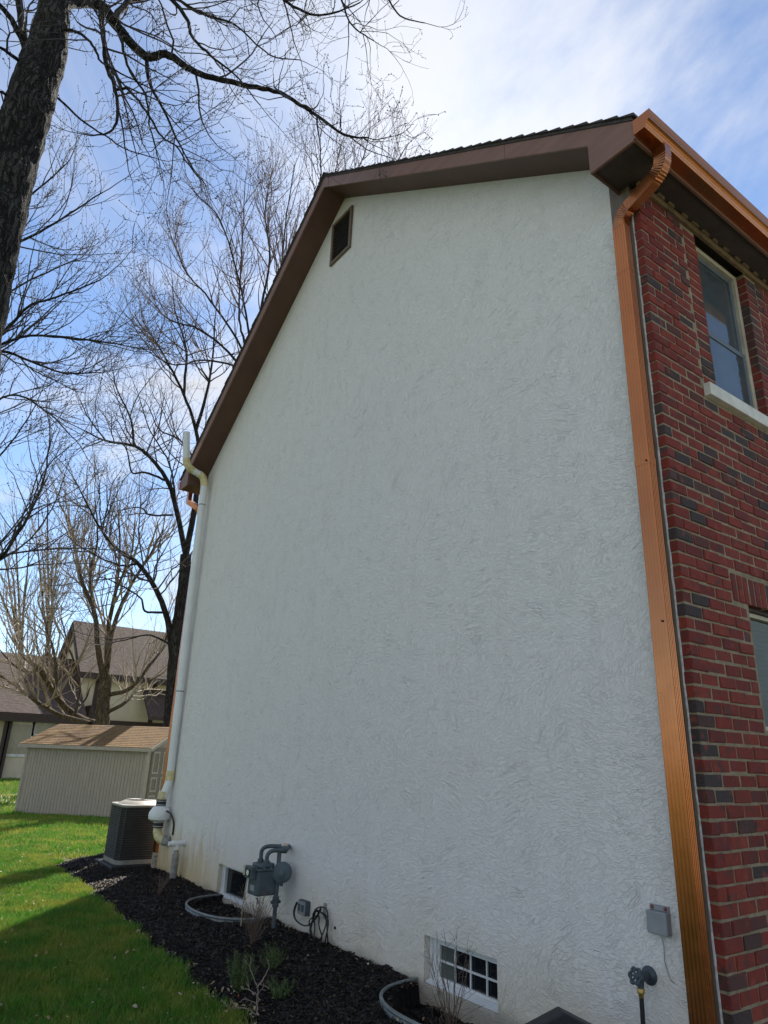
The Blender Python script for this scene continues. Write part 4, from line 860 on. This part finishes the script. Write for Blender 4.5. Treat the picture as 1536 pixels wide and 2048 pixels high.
npr('porch_roof', [(x0, 38.0, z0), (x0, 39.99, z1+.3), (x0, 39.99, z1+.5), (x0, 38.0, z0+.2)], (8, 0, 0), 'n_roof')
npr('dormer_roof', [(at(172, 1440, 1, 38.6).x, 38.6, at(172, 1442, 1, 38.6).z), (at(200, 1440, 1, 38.6).x, 38.6, at(200, 1444, 1, 38.6).z), (at(184, 1412, 1, 38.6).x, 38.6, at(184, 1410, 1, 38.6).z)], (0, 1.38, 0), 'n_roof')
# low wing on the left
ye = 38.2; zwe = at(60, 1432, 1, ye-.5).z; zwr = at(60, 1316, 1, 43).z; xa, xb = -14.0, xl-.05
npr('wing_wall', [(xa, ye, LZ), (xb, ye, LZ), (xb, ye, zwe+.3), (xa, ye, zwe+.3)], (0, .2, 0), 'n_wall')
npr('wing_roof', [(xa-.4, ye-.6, zwe-.05), (xa-.4, 43, zwr), (xa-.4, 43, zwr+.18), (xa-.4, ye-.6, zwe+.13)], (xb-xa+.39, 0, 0), 'n_roof')
npr('wing_roof', [(xa-.4, 47.8, zwe-.05), (xa-.4, 43, zwr), (xa-.4, 43, zwr+.18), (xa-.4, 47.8, zwe+.13)], (xb-xa+.39, 0, 0), 'n_roof')
MB().box(*nl((xa, ye-.68, zwe-.30)), *nl((xb, ye-.601, zwe+.10))).build('eave_board', M['n_timber'], nh)
def nwin(p0, p1, name='window', y=ye):
    a, c = at(*p0, 1, y), at(*p1, 1, y); x0, x1, z1, z0 = a.x, c.x, a.z, c.z; f_ = .12
    w_ = bpy.data.objects.new(name, None); C.objects.link(w_); w_.parent = nh
    b = MB(); b.box(*nl((x0, y-.08, z0)), *nl((x0+f_, y-.001, z1))); b.box(*nl((x1-f_, y-.08, z0)), *nl((x1, y-.001, z1))); b.box(*nl((x0+f_, y-.08, z1-f_)), *nl((x1-f_, y-.001, z1))); b.box(*nl((x0+f_, y-.08, z0)), *nl((x1-f_, y-.001, z0+f_))); b.build('frame', M['n_white'], w_)
    MB().box(*nl((x0+f_, y-.03, z0+f_)), *nl((x1-f_, y-.02, z1-f_))).build('pane', M['n_glass'], w_)
nwin((18, 1442), (58, 1514), 'door'); nwin((66, 1442), (110, 1474)); nwin((-60, 1446), (-10, 1480))
for xp in (8, 14, 114): x = at(xp, 1470, 1, ye).x; MB().box(*nl((x-.1, ye-.3, LZ)), *nl((x+.1, ye-.11, zwe-.3))).build('post', M['n_timber' if xp < 50 else 'n_brick'], nh)
MB().box(*nl((at(112, 1470, 1, ye).x, ye-.06, LZ)), *nl((xb, ye-.001, zwe-.05))).build('brick_panel', M['n_brick'], nh)

# ------------------------------------------------------------------ bare trees
def bark(name, a, c_, moss=None):
    q = NM(name); pw = q.wpos(); n_ = q.noise(15, 6, 0.72, vec=pw, dist=0.6, sc=(1.5, 1.5, 0.20)); col = q.ramp(n_, [(0.40, a), (0.60, c_)])
    if moss: col = q.mix(q.math('MULTIPLY', q.maprange(q.noise(3, 5, vec=pw), 0.50, 0.66), 0.55), col, moss)
    q.set(col, 0.9, spec=0.2); vo = q.n('ShaderNodeTexVoronoi', feature='DISTANCE_TO_EDGE'); vo.inputs['Scale'].default_value = 24; wv = q.n('ShaderNodeVectorMath', operation='ADD'); wn_ = q.n('ShaderNodeTexNoise'); wn_.inputs['Scale'].default_value = 6; wn_.inputs['Detail'].default_value = 4; q.l(pw, wn_.inputs['Vector']); ws = q.n('ShaderNodeVectorMath', operation='SCALE'); q.l(wn_.outputs['Color'], ws.inputs[0]); ws.inputs['Scale'].default_value = 0.16; q.l(pw, wv.inputs[0]); q.l(ws.outputs[0], wv.inputs[1]); mq = q.n('ShaderNodeMapping'); q.l(wv.outputs[0], mq.inputs[0]); mq.inputs['Scale'].default_value = (1, 1, .10); q.l(mq.outputs[0], vo.inputs['Vector'])
    cr = q.maprange(vo.outputs[0], -0.06, 0.20); q.bump(q.math('ADD', n_, q.math('MULTIPLY', cr, 0.8)), 1.0, 0.05); col = q.mix(cr, (a[0]*.5, a[1]*.5, a[2]*.5), col); q.set(col, 0.9); return q.m
M['bark_dark'] = bark('bark_dark', (0.016, 0.014, 0.013), (0.080, 0.068, 0.060), (0.095, 0.098, 0.085)); M['bark_brown'] = bark('bark_brown', (0.085, 0.060, 0.036), (0.28, 0.21, 0.135), (0.16, 0.145, 0.06))
M['twig_dark'] = plain('twig_dark', (0.055, 0.042, 0.040), 0.8, var=0.3); M['twig_brown'] = plain('twig_brown', (0.30, 0.235, 0.160), 0.8, var=0.3); M['twig_red'] = plain('twig_red', (0.14, 0.085, 0.075), 0.8, var=0.3)
def catmull(P, m):
    P = [np.array(p) for p in P]; P = [2*P[0]-P[1]]+P+[2*P[-1]-P[-2]]; out = []
    for i in range(1, len(P)-2):
        for k in range(m):
            t = k/m; a, b_, c_, d_ = P[i-1], P[i], P[i+1], P[i+2]
            out.append(.5*((2*b_)+(c_-a)*t+(2*a-5*b_+4*c_-d_)*t*t+(-a+3*b_-3*c_+d_)*t**3))
    out.append(P[-2]); return np.array(out)
class Tree:
    def __init__(s, seed, scale=1.0, rmin=.003, bud=0.0, upb=0.05, wander=.16, kids=(7, 6, 4), klen=(1.6, .8, .35), levels=2, spread=(35, 65)):
        s.r = np.random.default_rng(seed); s.scale, s.rmin, s.bud, s.upb, s.wander, s.kids, s.klen, s.levels, s.spread = scale, rmin, bud, upb, wander, kids, klen, levels, spread
        s.thick, s.thin, s.buds = [], [], []; s.dep = {}
    def hd(s, x, y, lo, hi):
        k = (x, y)
        if k not in s.dep: s.dep[k] = random.uniform(lo, hi)
        return (x, y, s.dep[k])
    def limb(s, pix, w0, w1, m=5, kids=True, dens=1.0, start=.12, thick=True):
        P = [tuple(away(x, y, hd)) if not isinstance(x, Vector) else tuple(x) for x, y, hd in pix]; return s.limb3(P, w0, w1, m, kids, dens, start, thick)
    def limb3(s, P, w0, w1, m=5, kids=True, dens=1.0, start=.12, thick=True):
        C_ = catmull(P, m); n = len(C_); C_[1:-1] += s.r.normal(0, .004*s.scale, (n-2, 3))
        dep = [px_of(C_[i])[2] for i in (0, n-1)]
        R = np.linspace(w0*.5*max(dep[0], 1)/FPX if w0 > 1 else w0, w1*.5*max(dep[1], 1)/FPX if w0 > 1 else w1, n); R = np.maximum(R, s.rmin)
        (s.thick if thick else s.thin).append((C_, R))
        if kids: s.children(C_, R, 0, dens, start)
        return C_
    def children(s, C_, R, lev, dens=1.0, start=.12):
        seg = np.linalg.norm(np.diff(C_, axis=0), axis=1); L_ = seg.sum(); cum = np.concatenate([[0], np.cumsum(seg)])
        per = s.kids[lev]/s.scale*dens; k = max(1, s.r.poisson(per*L_*.5+.3))
        for _ in range(k):
            t = start+(1-start)*s.r.random()**.8; d = t*L_; i = min(np.searchsorted(cum, d)-1, len(seg)-1); i = max(i, 0)
            p = C_[i]+(C_[i+1]-C_[i])*((d-cum[i])/max(seg[i], 1e-6)); ax = (C_[i+1]-C_[i])/max(seg[i], 1e-6)
            ang = math.radians(s.r.uniform(*s.spread)); rv = s.r.normal(size=3); rv[2] += .5; pr = rv-ax*(rv@ax); pr /= np.linalg.norm(pr)+1e-9
            dr_ = ax*math.cos(ang)+pr*math.sin(ang); ln = s.klen[lev]*s.scale*s.r.uniform(.45, 1.25)*(1.15-.5*t)
            s.grow(p, dr_, ln, min(R[i]*.62, s.rmin*(5.0-1.5*lev)), lev+1)
        if lev <= 1: s.grow(C_[-1], C_[-1]-C_[-2], s.klen[lev]*.6*s.scale, max(R[-1]*.9, s.rmin), lev+1)
    def grow(s, p, d, ln, r0, lev):
        n = 7 if lev <= 1 else (5 if lev == 2 else 4); d = d/np.linalg.norm(d); pts = [p]; cur = p.copy()
        for i in range(n):
            d = d+s.r.normal(0, s.wander, 3); d[2] += s.upb*(1+.8*i/n); d /= np.linalg.norm(d); cur = cur+d*ln/n; pts.append(cur)
        pts = np.array(pts); R = np.maximum(np.linspace(r0, r0*.35, n+1), s.rmin*.75); s.thin.append((pts, R))
        if lev <= s.levels-1+0 and lev < len(s.kids): s.children(pts, R, lev)
        elif s.bud: 
            for i in range(1, n+1):
                for _ in range(1 if i < n else 2): s.buds.append(pts[i]+s.r.normal(0, s.bud*.5, 3))
    @staticmethod
    def tubes(polys, sides):
        Vs, Ts, off = [], [], 0
        for P, R in polys:
            n = len(P); ns = sides(R[0]); T = np.gradient(P, axis=0); T /= np.linalg.norm(T, axis=1, keepdims=True)+1e-9
            ref = np.array([.31, .67, .2]) if abs(T[0] @ np.array([.4, .86, .26])) < .9 else np.array([1., 0, 0])
            e1 = np.cross(T, ref); e1 /= np.linalg.norm(e1, axis=1, keepdims=True)+1e-9; e2 = np.cross(T, e1); a = np.arange(ns)*2*PI/ns
            V = P[:, None]+(e1[:, None]*np.cos(a)[None, :, None]+e2[:, None]*np.sin(a)[None, :, None])*R[:, None, None]
            Vs.append(V.reshape(-1, 3)); i = np.arange(n-1)[:, None]*ns; j = np.arange(ns)[None]; j2 = (j+1) % ns
            A, B_, D_, E_ = (i+j).ravel(), (i+j2).ravel(), (i+ns+j2).ravel(), (i+ns+j).ravel()
            Ts.append(np.concatenate([np.stack([A, B_, D_], 1), np.stack([A, D_, E_], 1)])+off); off += n*ns
        return np.concatenate(Vs), np.concatenate(Ts)
    def build(s, name, label, base, mbark, mtwig, group=None):
        t = thing(name, label, 'tree', base, group); bv = np.array(base)
        V, T = s.tubes(s.thick, lambda r: 14 if r > .12 else (9 if r > .03 else 6))
        if hasattr(s, 'main'):                      # furrowed trunk: ridges and knots in the mesh itself
            ns = 44; V2, T2 = s.tubes([s.main], lambda r: ns); C2 = np.repeat(s.main[0], ns, 0); D = V2-C2; rr = np.linalg.norm(D, axis=1, keepdims=True); D /= rr
            th = np.tile(np.arange(ns), len(s.main[0]))/ns*60.0; zz_ = np.repeat(np.arange(len(s.main[0])), ns)
            bump_ = .030*(vnoise(th, zz_*1.0, 2.6, 8)-.5)+.022*(vnoise(th, zz_*1.0+9, 1.3, 9)-.5)+.05*(vnoise(th, zz_*1.0, 14.0, 3)-.5)
            V2 = C2+D*(rr+bump_[:, None]); T = np.concatenate([T, T2+len(V)]); V = np.concatenate([V, V2])
        me = arrmesh('trunk', V-bv, T, mbark); me.polygons.foreach_set('use_smooth', [True]*len(me.polygons)); link('trunk', me, t)
        V, T = s.tubes(s.thin, lambda r: 4 if r > s.rmin*2 else 3)
        if s.buds:
            B_ = np.array(s.buds); n = len(B_); oc = np.array([[1, 0, 0], [-.5, .87, 0], [-.5, -.87, 0], [0, 0, 1.6], [0, 0, -1.2]]); sz = s.r.uniform(.6, 1.25, n)*s.bud
            BV = (B_[:, None]+oc[None]*sz[:, None, None]).reshape(-1, 3); k = np.arange(n)[:, None]*5+len(V)
            T = np.concatenate([T]+[k+np.array([f]) for f in ([0, 1, 3], [1, 2, 3], [2, 0, 3], [1, 0, 4], [2, 1, 4], [0, 2, 4])]); V = np.concatenate([V, BV])
        link('crown', arrmesh('crown', V-bv, T, mtwig), t); return t
H1 = 6.5
# 1: big maple by the camera
t = Tree(3, 1.0, .0028, bud=.0075, upb=.055, wander=.17, kids=(8.5, 9, 6), klen=(1.25, .55, .25), levels=3)
tp_ = [tuple(away(x, y, H1)) for x, y in ((-52, 660), (-18, 500), (14, 345), (52, 225), (88, 110), (108, 0), (128, -170), (150, -380))]
base = Vector((-3.32, 4.22, LZ)); b0 = Vector(tp_[0])
trunkP = [tuple(base-Vector((0, 0, .1))), tuple(base.lerp(b0, .12)), tuple(base.lerp(b0, .5))]+tp_
C_ = catmull(trunkP, 14); R_ = np.interp(np.linspace(0, 1, len(C_)), [0, .05, .1, .2, .3, .5, .6, .7, .8, 1], [.50, .38, .30, .25, .238, .228, .215, .19, .165, .12])
t.main = (C_, R_)
for pix, w0, w1, dn in (
    ([(118, 8, 6.5), (165, 2, 6.6), (205, 14, 6.7), (240, 60, 6.8), (292, 113, 6.9), (330, 108, 6.8), (375, 135, 6.7), (412, 152, 6.6), (500, 172, 6.4), (560, 186, 6.3), (625, 225, 6.2), (690, 270, 6.0), (735, 275, 5.9)], 26, 3.0, 1.0),
    ([(200, 12, 6.69), (208, 78, 6.5), (212, 130, 6.3), (231, 180, 6.2), (233, 246, 6.1), (208, 268, 6.0), (165, 268, 6.0)], 11, 2.0, 1.0),
    ([(231, 180, 6.2), (258, 180, 6.1), (292, 222, 6.0), (325, 275, 5.9), (352, 292, 5.8), (385, 340, 5.8), (410, 368, 5.8)], 6, 2.0, 1.0),
    ([(292, 113, 6.9), (300, 168, 7.0), (330, 225, 7.1), (360, 290, 7.2), (392, 345, 7.2)], 8, 2.0, 1.0),
    ([(105, 185, 6.6), (160, 238, 6.7), (205, 268, 6.8), (250, 298, 6.9), (310, 316, 7.0)], 5, 2.0, .9),
    ([(100, 60, 6.5), (150, 62, 6.2), (185, 90, 6.0), (205, 125, 5.9), (270, 160, 5.8), (330, 190, 5.8)], 7, 2.0, .8),
    ([(225, 40, 6.755), (255, 5, 6.95), (300, -40, 7.2), (420, -60, 7.4), (520, -30, 7.4), (600, 20, 7.3), (650, 30, 7.2), (720, 5, 7.1)], 14, 2.5, 1.0),
    ([(420, -60, 7.4), (560, -80, 7.2), (660, -40, 7.0), (700, 45, 6.9), (748, 82, 6.9)], 8, 2.0, .9),
    ([(560, -80, 7.2), (700, -90, 7.0), (770, -10, 6.9), (800, 32, 6.8), (850, 46, 6.8)], 6, 2.0, .25),
    ([(300, -40, 7.2), (345, 0, 6.6), (375, 40, 6.5), (384, 72, 6.4), (420, 110, 6.3), (470, 150, 6.2), (520, 210, 6.2)], 9, 2.0, 1.0),
    ([(255, 5, 6.95), (330, -10, 7.5), (410, 30, 7.6), (470, 50, 7.7), (540, 110, 7.8), (600, 120, 7.8)], 8, 2.0, 1.0),
    ([(240, 60, 6.8), (255, 130, 6.4), (290, 190, 6.2), (300, 250, 6.1), (320, 330, 6.0)], 6, 2.0, 1.0),
    ([(55, 175, 6.6), (52, 100, 6.8), (42, 40, 7.0), (30, -40, 7.2), (10, -160, 7.5)], 20, 8, .8),
    ([(56, 110, 6.7), (30, 50, 6.6), (-10, 0, 6.6), (-80, -60, 6.6)], 14, 6, .8),
    ([(40, 125, 6.5), (0, 95, 6.3), (-60, 90, 6.2)], 8, 3, 1.0), ([(22, 195, 6.5), (-10, 178, 6.3), (-70, 170, 6.2)], 6, 3, 1.0),
    ([(150, -380, 6.5), (300, -420, 7.0), (450, -300, 7.4), (560, -160, 7.6)], 14, 4, .5), ([(150, -380, 6.5), (60, -600, 7), (40, -800, 8)], 20, 8, .4)):
    t.limb(pix, w0, w1, dens=dn*1.0)
t.build('maple_tree', 'large bare maple with a thick leaning trunk at the left, budding twigs hanging overhead', tuple(base), M['bark_dark'], M['twig_dark'])
# 2: tree off to the left whose side boughs reach in
t = Tree(5, 1.6, .0036, bud=.011, upb=.05, wander=.13, kids=(12, 9, 4.5), klen=(1.2, .55, .25), levels=3, spread=(20, 50))
hd = 13.0; B2 = away(-330, 1650, hd); B2.z = LZ
t.limb3([tuple(B2), tuple(away(-250, 1200, hd)), tuple(away(-150, 800, hd)), tuple(away(-120, 500, hd)), tuple(away(-90, 250, hd))], .32, .10, kids=False)
for pix, w0 in (([(-150, 800, 13), (-20, 690, 12.5), (20, 652, 12.3), (62, 610, 12), (130, 588, 11.8), (200, 560, 11.6)], 9), ([(-140, 760, 13), (-20, 700, 13), (60, 672, 13), (180, 680, 13), (245, 690, 13)], 8), ([(-150, 800, 13), (-20, 705, 13.4), (60, 722, 13.6), (120, 745, 13.8), (190, 745, 14)], 8),
                ([(-200, 1000, 13), (-60, 850, 13.5), (20, 790, 13.8), (90, 820, 14), (140, 870, 14)], 7), ([(-130, 600, 13), (-20, 500, 12.6), (50, 480, 12.4), (120, 440, 12.2), (205, 385, 12)], 8), ([(-120, 500, 13), (0, 420, 13), (60, 390, 13), (130, 330, 13)], 7), ([(-230, 1150, 13), (-40, 1140, 12.4), (20, 1090, 12.2), (62, 1020, 12), (90, 950, 12), (100, 870, 12)], 9),
                ([(-200, 1050, 13), (-60, 960, 12.6), (10, 900, 12.5), (60, 830, 12.5)], 6), ([(-120, 560, 13), (-20, 600, 14), (60, 560, 14), (150, 520, 14)], 6)):
    t.limb(pix, w0, 2.5, start=.25)
t.build('side_bough_tree', 'bare tree beyond the left edge, fine boughs spreading low behind the maple trunk', tuple(B2), M['bark_dark'], M['twig_dark'], 'bare background trees')
# 3: tall tree behind the house
t = Tree(9, 2.2, .0052, bud=.016, upb=.10, wander=.11, kids=(9.5, 7, 4.5), klen=(1.25, .6, .28), levels=3, spread=(16, 42))
hd = 20; B3 = away(545, 1500, hd); B3.z = LZ
F = away(520, 820, hd); t.limb3([tuple(B3), tuple(B3.lerp(F, .5)), tuple(F)], .36, .26, kids=False)
for pix in ([(500, 680), (478, 560), (440, 440), (395, 390)], [(485, 700), (420, 600), (370, 540), (335, 450)], [(490, 690), (478, 620), (485, 480), (490, 370)], [(530, 650), (560, 560), (570, 450), (590, 330)], [(545, 640), (600, 520), (650, 420), (680, 300)], [(560, 600), (640, 450), (720, 330), (740, 260)], [(470, 720), (400, 660), (340, 640), (300, 600)], [(600, 520), (700, 420), (780, 340), (815, 290)], [(520, 640), (540, 520), (530, 420), (545, 340)], [(480, 740), (410, 720), (350, 730), (290, 700)], [(560, 560), (620, 440), (640, 360), (640, 290)], [(590, 600), (700, 480), (760, 400), (785, 330)]):
    t.limb([(F, 0, 0)]+[(x, y, hd+random.uniform(-2.2, 2.2)) for x, y in pix], 6, 1.6, start=.3)
t.build('tall_tree', 'tall bare tree rising behind the gable roof', tuple(B3), M['bark_dark'], M['twig_red'], 'bare background trees')
# 4: dark forked tree next to the vent pipe
t = Tree(14, 2.0, .0054, upb=.05, wander=.15, kids=(9, 8, 4.5), klen=(1.5, .75, .32), levels=3)
hd = 24; B4 = away(338, 1600, hd); B4.z = LZ; P4 = lambda *a: [t.hd(x, y, hd-.8, hd+.8) for x, y in a]; t.dep[(372, 1110)] = hd; t.dep[(346, 1330)] = hd
t.limb([(B4, 0, 0)]+[(x, y, hd) for x, y in ((345, 1400), (358, 1250), (368, 1170), (372, 1110))], 32, 22, kids=False)
for pp, w0, w1 in ((((372, 1110), (352, 1015), (335, 962), (305, 920), (268, 892), (212, 882), (170, 862)), 14, 3), (((372, 1110), (390, 1010), (398, 930), (392, 860), (368, 790), (330, 715), (285, 640)), 15, 3), (((346, 1330), (336, 1240), (312, 1180), (278, 1128), (232, 1096), (196, 1050), (150, 960)), 17, 3), (((330, 1225), (290, 1222), (284, 1200), (262, 1182), (220, 1160), (180, 1150)), 6, 2), (((335, 962), (290, 945), (264, 945), (255, 905), (235, 865)), 6, 2), (((345, 1030), (300, 1030), (280, 1015), (240, 1020)), 5, 2), (((392, 860), (410, 800), (425, 720), (430, 640)), 9, 3), (((398, 930), (360, 880), (320, 860), (300, 820)), 6, 2), (((368, 790), (372, 700), (350, 620), (345, 560)), 7, 2), (((268, 892), (262, 840), (235, 780), (225, 740)), 6, 2), (((212, 882), (180, 840), (160, 800)), 4, 2), (((278, 1128), (240, 1130), (190, 1110), (130, 1070)), 6, 2), (((352, 1015), (340, 930), (300, 860), (280, 800)), 5, 2), (((340, 1290), (300, 1270), (250, 1280), (200, 1290)), 5, 2)):
    t.limb(P4(*pp), w0*.85, w1*.8, start=.22)
t.build('forked_tree', 'dark forked bare tree rising beside the white vent pipe', tuple(B4), M['bark_dark'], M['twig_dark'], 'bare background trees')
# 5: sunlit spreading tree behind the shed
t = Tree(21, 2.2, .0066, upb=.09, wander=.15, kids=(9, 8, 5), klen=(1.4, .7, .3), levels=3, spread=(20, 50))
hd = 28; B5 = away(203, 1560, hd); B5.z = LZ
t.limb([(B5, 0, 0)]+[(x, y, hd) for x, y in ((206, 1430), (208, 1385), (214, 1350))], 30, 24, kids=False)
for pp, w0, w1 in ((((210, 1370), (196, 1300), (190, 1230), (160, 1150), (145, 1060), (120, 1010)), 15, 3), (((214, 1350), (216, 1260), (232, 1180), (240, 1090), (236, 1020)), 14, 3), (((212, 1350), (228, 1250), (262, 1170), (300, 1110), (325, 1060)), 13, 3), (((216, 1390), (262, 1376), (300, 1330), (328, 1290), (338, 1230)), 11, 3), (((214, 1425), (250, 1405), (285, 1370), (320, 1350)), 10, 3), (((196, 1450), (150, 1430), (110, 1390), (80, 1340), (45, 1310), (20, 1260)), 18, 4), (((180, 1448), (120, 1430), (70, 1400), (30, 1370), (-20, 1340)), 13, 4), (((110, 1390), (112, 1330), (95, 1260), (75, 1200)), 9, 3), (((150, 1430), (160, 1370), (140, 1300), (120, 1230)), 8, 3), (((190, 1230), (180, 1150), (195, 1080), (190, 1000)), 9, 3), (((80, 1340), (40, 1340), (0, 1300)), 7, 3), (((232, 1180), (262, 1110), (270, 1040)), 7, 3), (((150, 1425), (170, 1400), (180, 1375)), 6, 3)):
    t.limb([(x, y, hd) if i == 0 and y > 1345 else t.hd(x, y, hd-1.5, hd+1.5) for i, (x, y) in enumerate(pp)], w0*.85, w1*.8, start=.2)
t.build('spreading_tree', 'sunlit brown bare tree with low spreading limbs behind the shed', tuple(B5), M['bark_brown'], M['twig_brown'], 'bare background trees')
# 6, 7: slender trees at the far left
for seed, xb_, lab, tips in ((31, 42, 'slender bare tree at the far left above the wing roof', ((-40, 1120), (0, 1080), (30, 1050), (60, 1090), (20, 1130))), (33, 96, 'slender bare tree between the far left tree and the spreading tree', ((70, 1060), (95, 1010), (120, 1080), (105, 1120), (85, 1110)))):
    t = Tree(seed, 2.6, .0085, upb=.10, wander=.12, kids=(6, 5, 3), klen=(1.3, .65, .3), levels=3, spread=(20, 50)); hd = 52
    B_ = away(xb_, 1540, hd); B_.z = LZ; F = away(xb_, 1290, hd); t.limb3([tuple(B_), tuple(B_.lerp(F, .5)), tuple(F)], .26, .17, kids=False)
    for x, y in tips: t.limb([(F, 0, 0), ((xb_*2+x)/3+random.uniform(-6, 6), 1230, hd+random.uniform(-1, 1)), ((xb_+x*2)/3, (y+1200)/2, hd+random.uniform(-2, 2)), (x, y, hd+random.uniform(-2, 2))], 5.5, 2, start=.15)
    t.build('slender_tree', lab, tuple(B_), M['bark_brown'], M['twig_brown'], 'bare background trees')

# ------------------------------------------------------------------ shrubs in the mulch bed
def shrub(name, label, loc, n, h_, spread, mat, seed, rmin=.0016, kids=(9, 6)):
    t = Tree(seed, 1, rmin, upb=.03, wander=.16, kids=kids, klen=(h_*.35, h_*.18), levels=2); r_ = random.Random(seed); x, y, z = loc
    for i in range(n):
        a = r_.uniform(0, 2*PI); s = r_.uniform(.2, 1)*spread; hh = h_*r_.uniform(.6, 1.1)
        t.limb3([(x, y, z-.02), (x+math.cos(a)*s*.35, y+math.sin(a)*s*.35, z+hh*.45), (x+math.cos(a)*s, y+math.sin(a)*s, z+hh)], .004, .0018, m=4, start=.2, thick=False)
    V, T = t.tubes(t.thin, lambda r: 3); o = link(name, arrmesh(name, V-np.array(loc), T, mat), None); o.location = loc; tag(o, label, 'shrub', 'shrubs in the mulch bed'); return o
M['stick'] = plain('stick', (0.16, 0.105, 0.075), 0.85, var=0.35, scale=40); M['stick_grey'] = plain('stick_grey', (0.25, 0.19, 0.15), 0.85, var=0.3)
g = at(505, 1893, 2, -.01); shrub('bare_shrub', 'bare brown twiggy shrub in front of the gas meter', (g.x, g.y, -.01), 34, .36, .24, M['stick'], 41)
g = at(318, 1792, 2, -.01); shrub('bare_shrub', 'small faded twiggy shrub near the rear drain pipe', (g.x, g.y, -.01), 16, .20, .17, M['stick'], 42)
g = at(905, 2035, 2, .0); shrub('bare_shrub', 'thin upright bare stems growing at the nearer window well', (-.33, 1.75, -.13), 16, .50, .22, M['stick'], 43, kids=(3, 3))
t = Tree(44, 1, .0030, upb=.02, wander=.25, kids=(5, 4), klen=(.10, .05), levels=2); g = at(512, 2036, 2, LZ)
for P in ([(0, 0, 0), (.01, .02, .14), (.0, .03, .28), (-.07, .08, .42)], [(.0, .03, .26), (.05, .02, .33), (.10, .0, .42)], [(0, 0, .02), (-.12, .06, .09), (-.24, .12, .10)], [(0, 0, .03), (.03, .06, .18), (-.04, .16, .22)]): t.limb3([(g.x+a*.65, g.y+b_*.65, LZ+c_*.65) for a, b_, c_ in P], .006, .003, m=4, dens=.6, thick=False)
V, T = t.tubes(t.thin, lambda r: 5); o = link('dead_stem', arrmesh('dead_stem', V-np.array(g), T, M['stick_grey'])); o.location = g; tag(o, 'pale dead forked stem at the edge of the lawn', 'shrub', 'shrubs in the mulch bed')
q = NM('needles'); gg = q.n('ShaderNodeNewGeometry'); q.set(q.ramp(gg.outputs['Random Per Island'], [(0, (0.045, 0.085, 0.020)), (.7, (0.085, 0.13, 0.035)), (1, (0.15, 0.14, 0.05))]), 0.7); M['needles'] = q.m
for px_, py_, n_, hh, lab, sd_ in ((478, 1985, 1500, .24, 'low feathery green shrub left of the dead stem', 1), (545, 1945, 1000, .18, 'small feathery green shrub right of the dead stem', 2), (560, 1998, 900, .10, 'flat green tuft beside the pale litter', 3)):
    g = at(px_, py_, 2, -.03); r_ = np.random.default_rng(sd_); ns = 26; Vn = []
    sa = r_.uniform(0, 2*PI, ns); sr = r_.uniform(.01, .10, ns); sh = hh*r_.uniform(.6, 1.1, ns)
    k = r_.integers(0, ns, n_); tt = r_.random(n_); P = np.stack([g.x+np.cos(sa[k])*sr[k]*(.5+tt*.8), g.y+np.sin(sa[k])*sr[k]*(.5+tt*.8), -.03+sh[k]*tt], 1)
    d = r_.normal(size=(n_, 3))*.7; d[:, 2] += 1.0; d /= np.linalg.norm(d, axis=1, keepdims=True); s2 = np.cross(d, r_.normal(size=(n_, 3))); s2 /= np.linalg.norm(s2, axis=1, keepdims=True)+1e-9
    V = np.stack([P-s2*.003, P+s2*.003, P+d*.030], 1).reshape(-1, 3); T = np.arange(n_*3).reshape(-1, 3)
    o = link('evergreen_shrub', arrmesh('evergreen_shrub', V-np.array((g.x, g.y, -.03)), T, M['needles'])); o.location = (g.x, g.y, -.03); tag(o, lab, 'shrub', 'green tufts by the lawn edge')
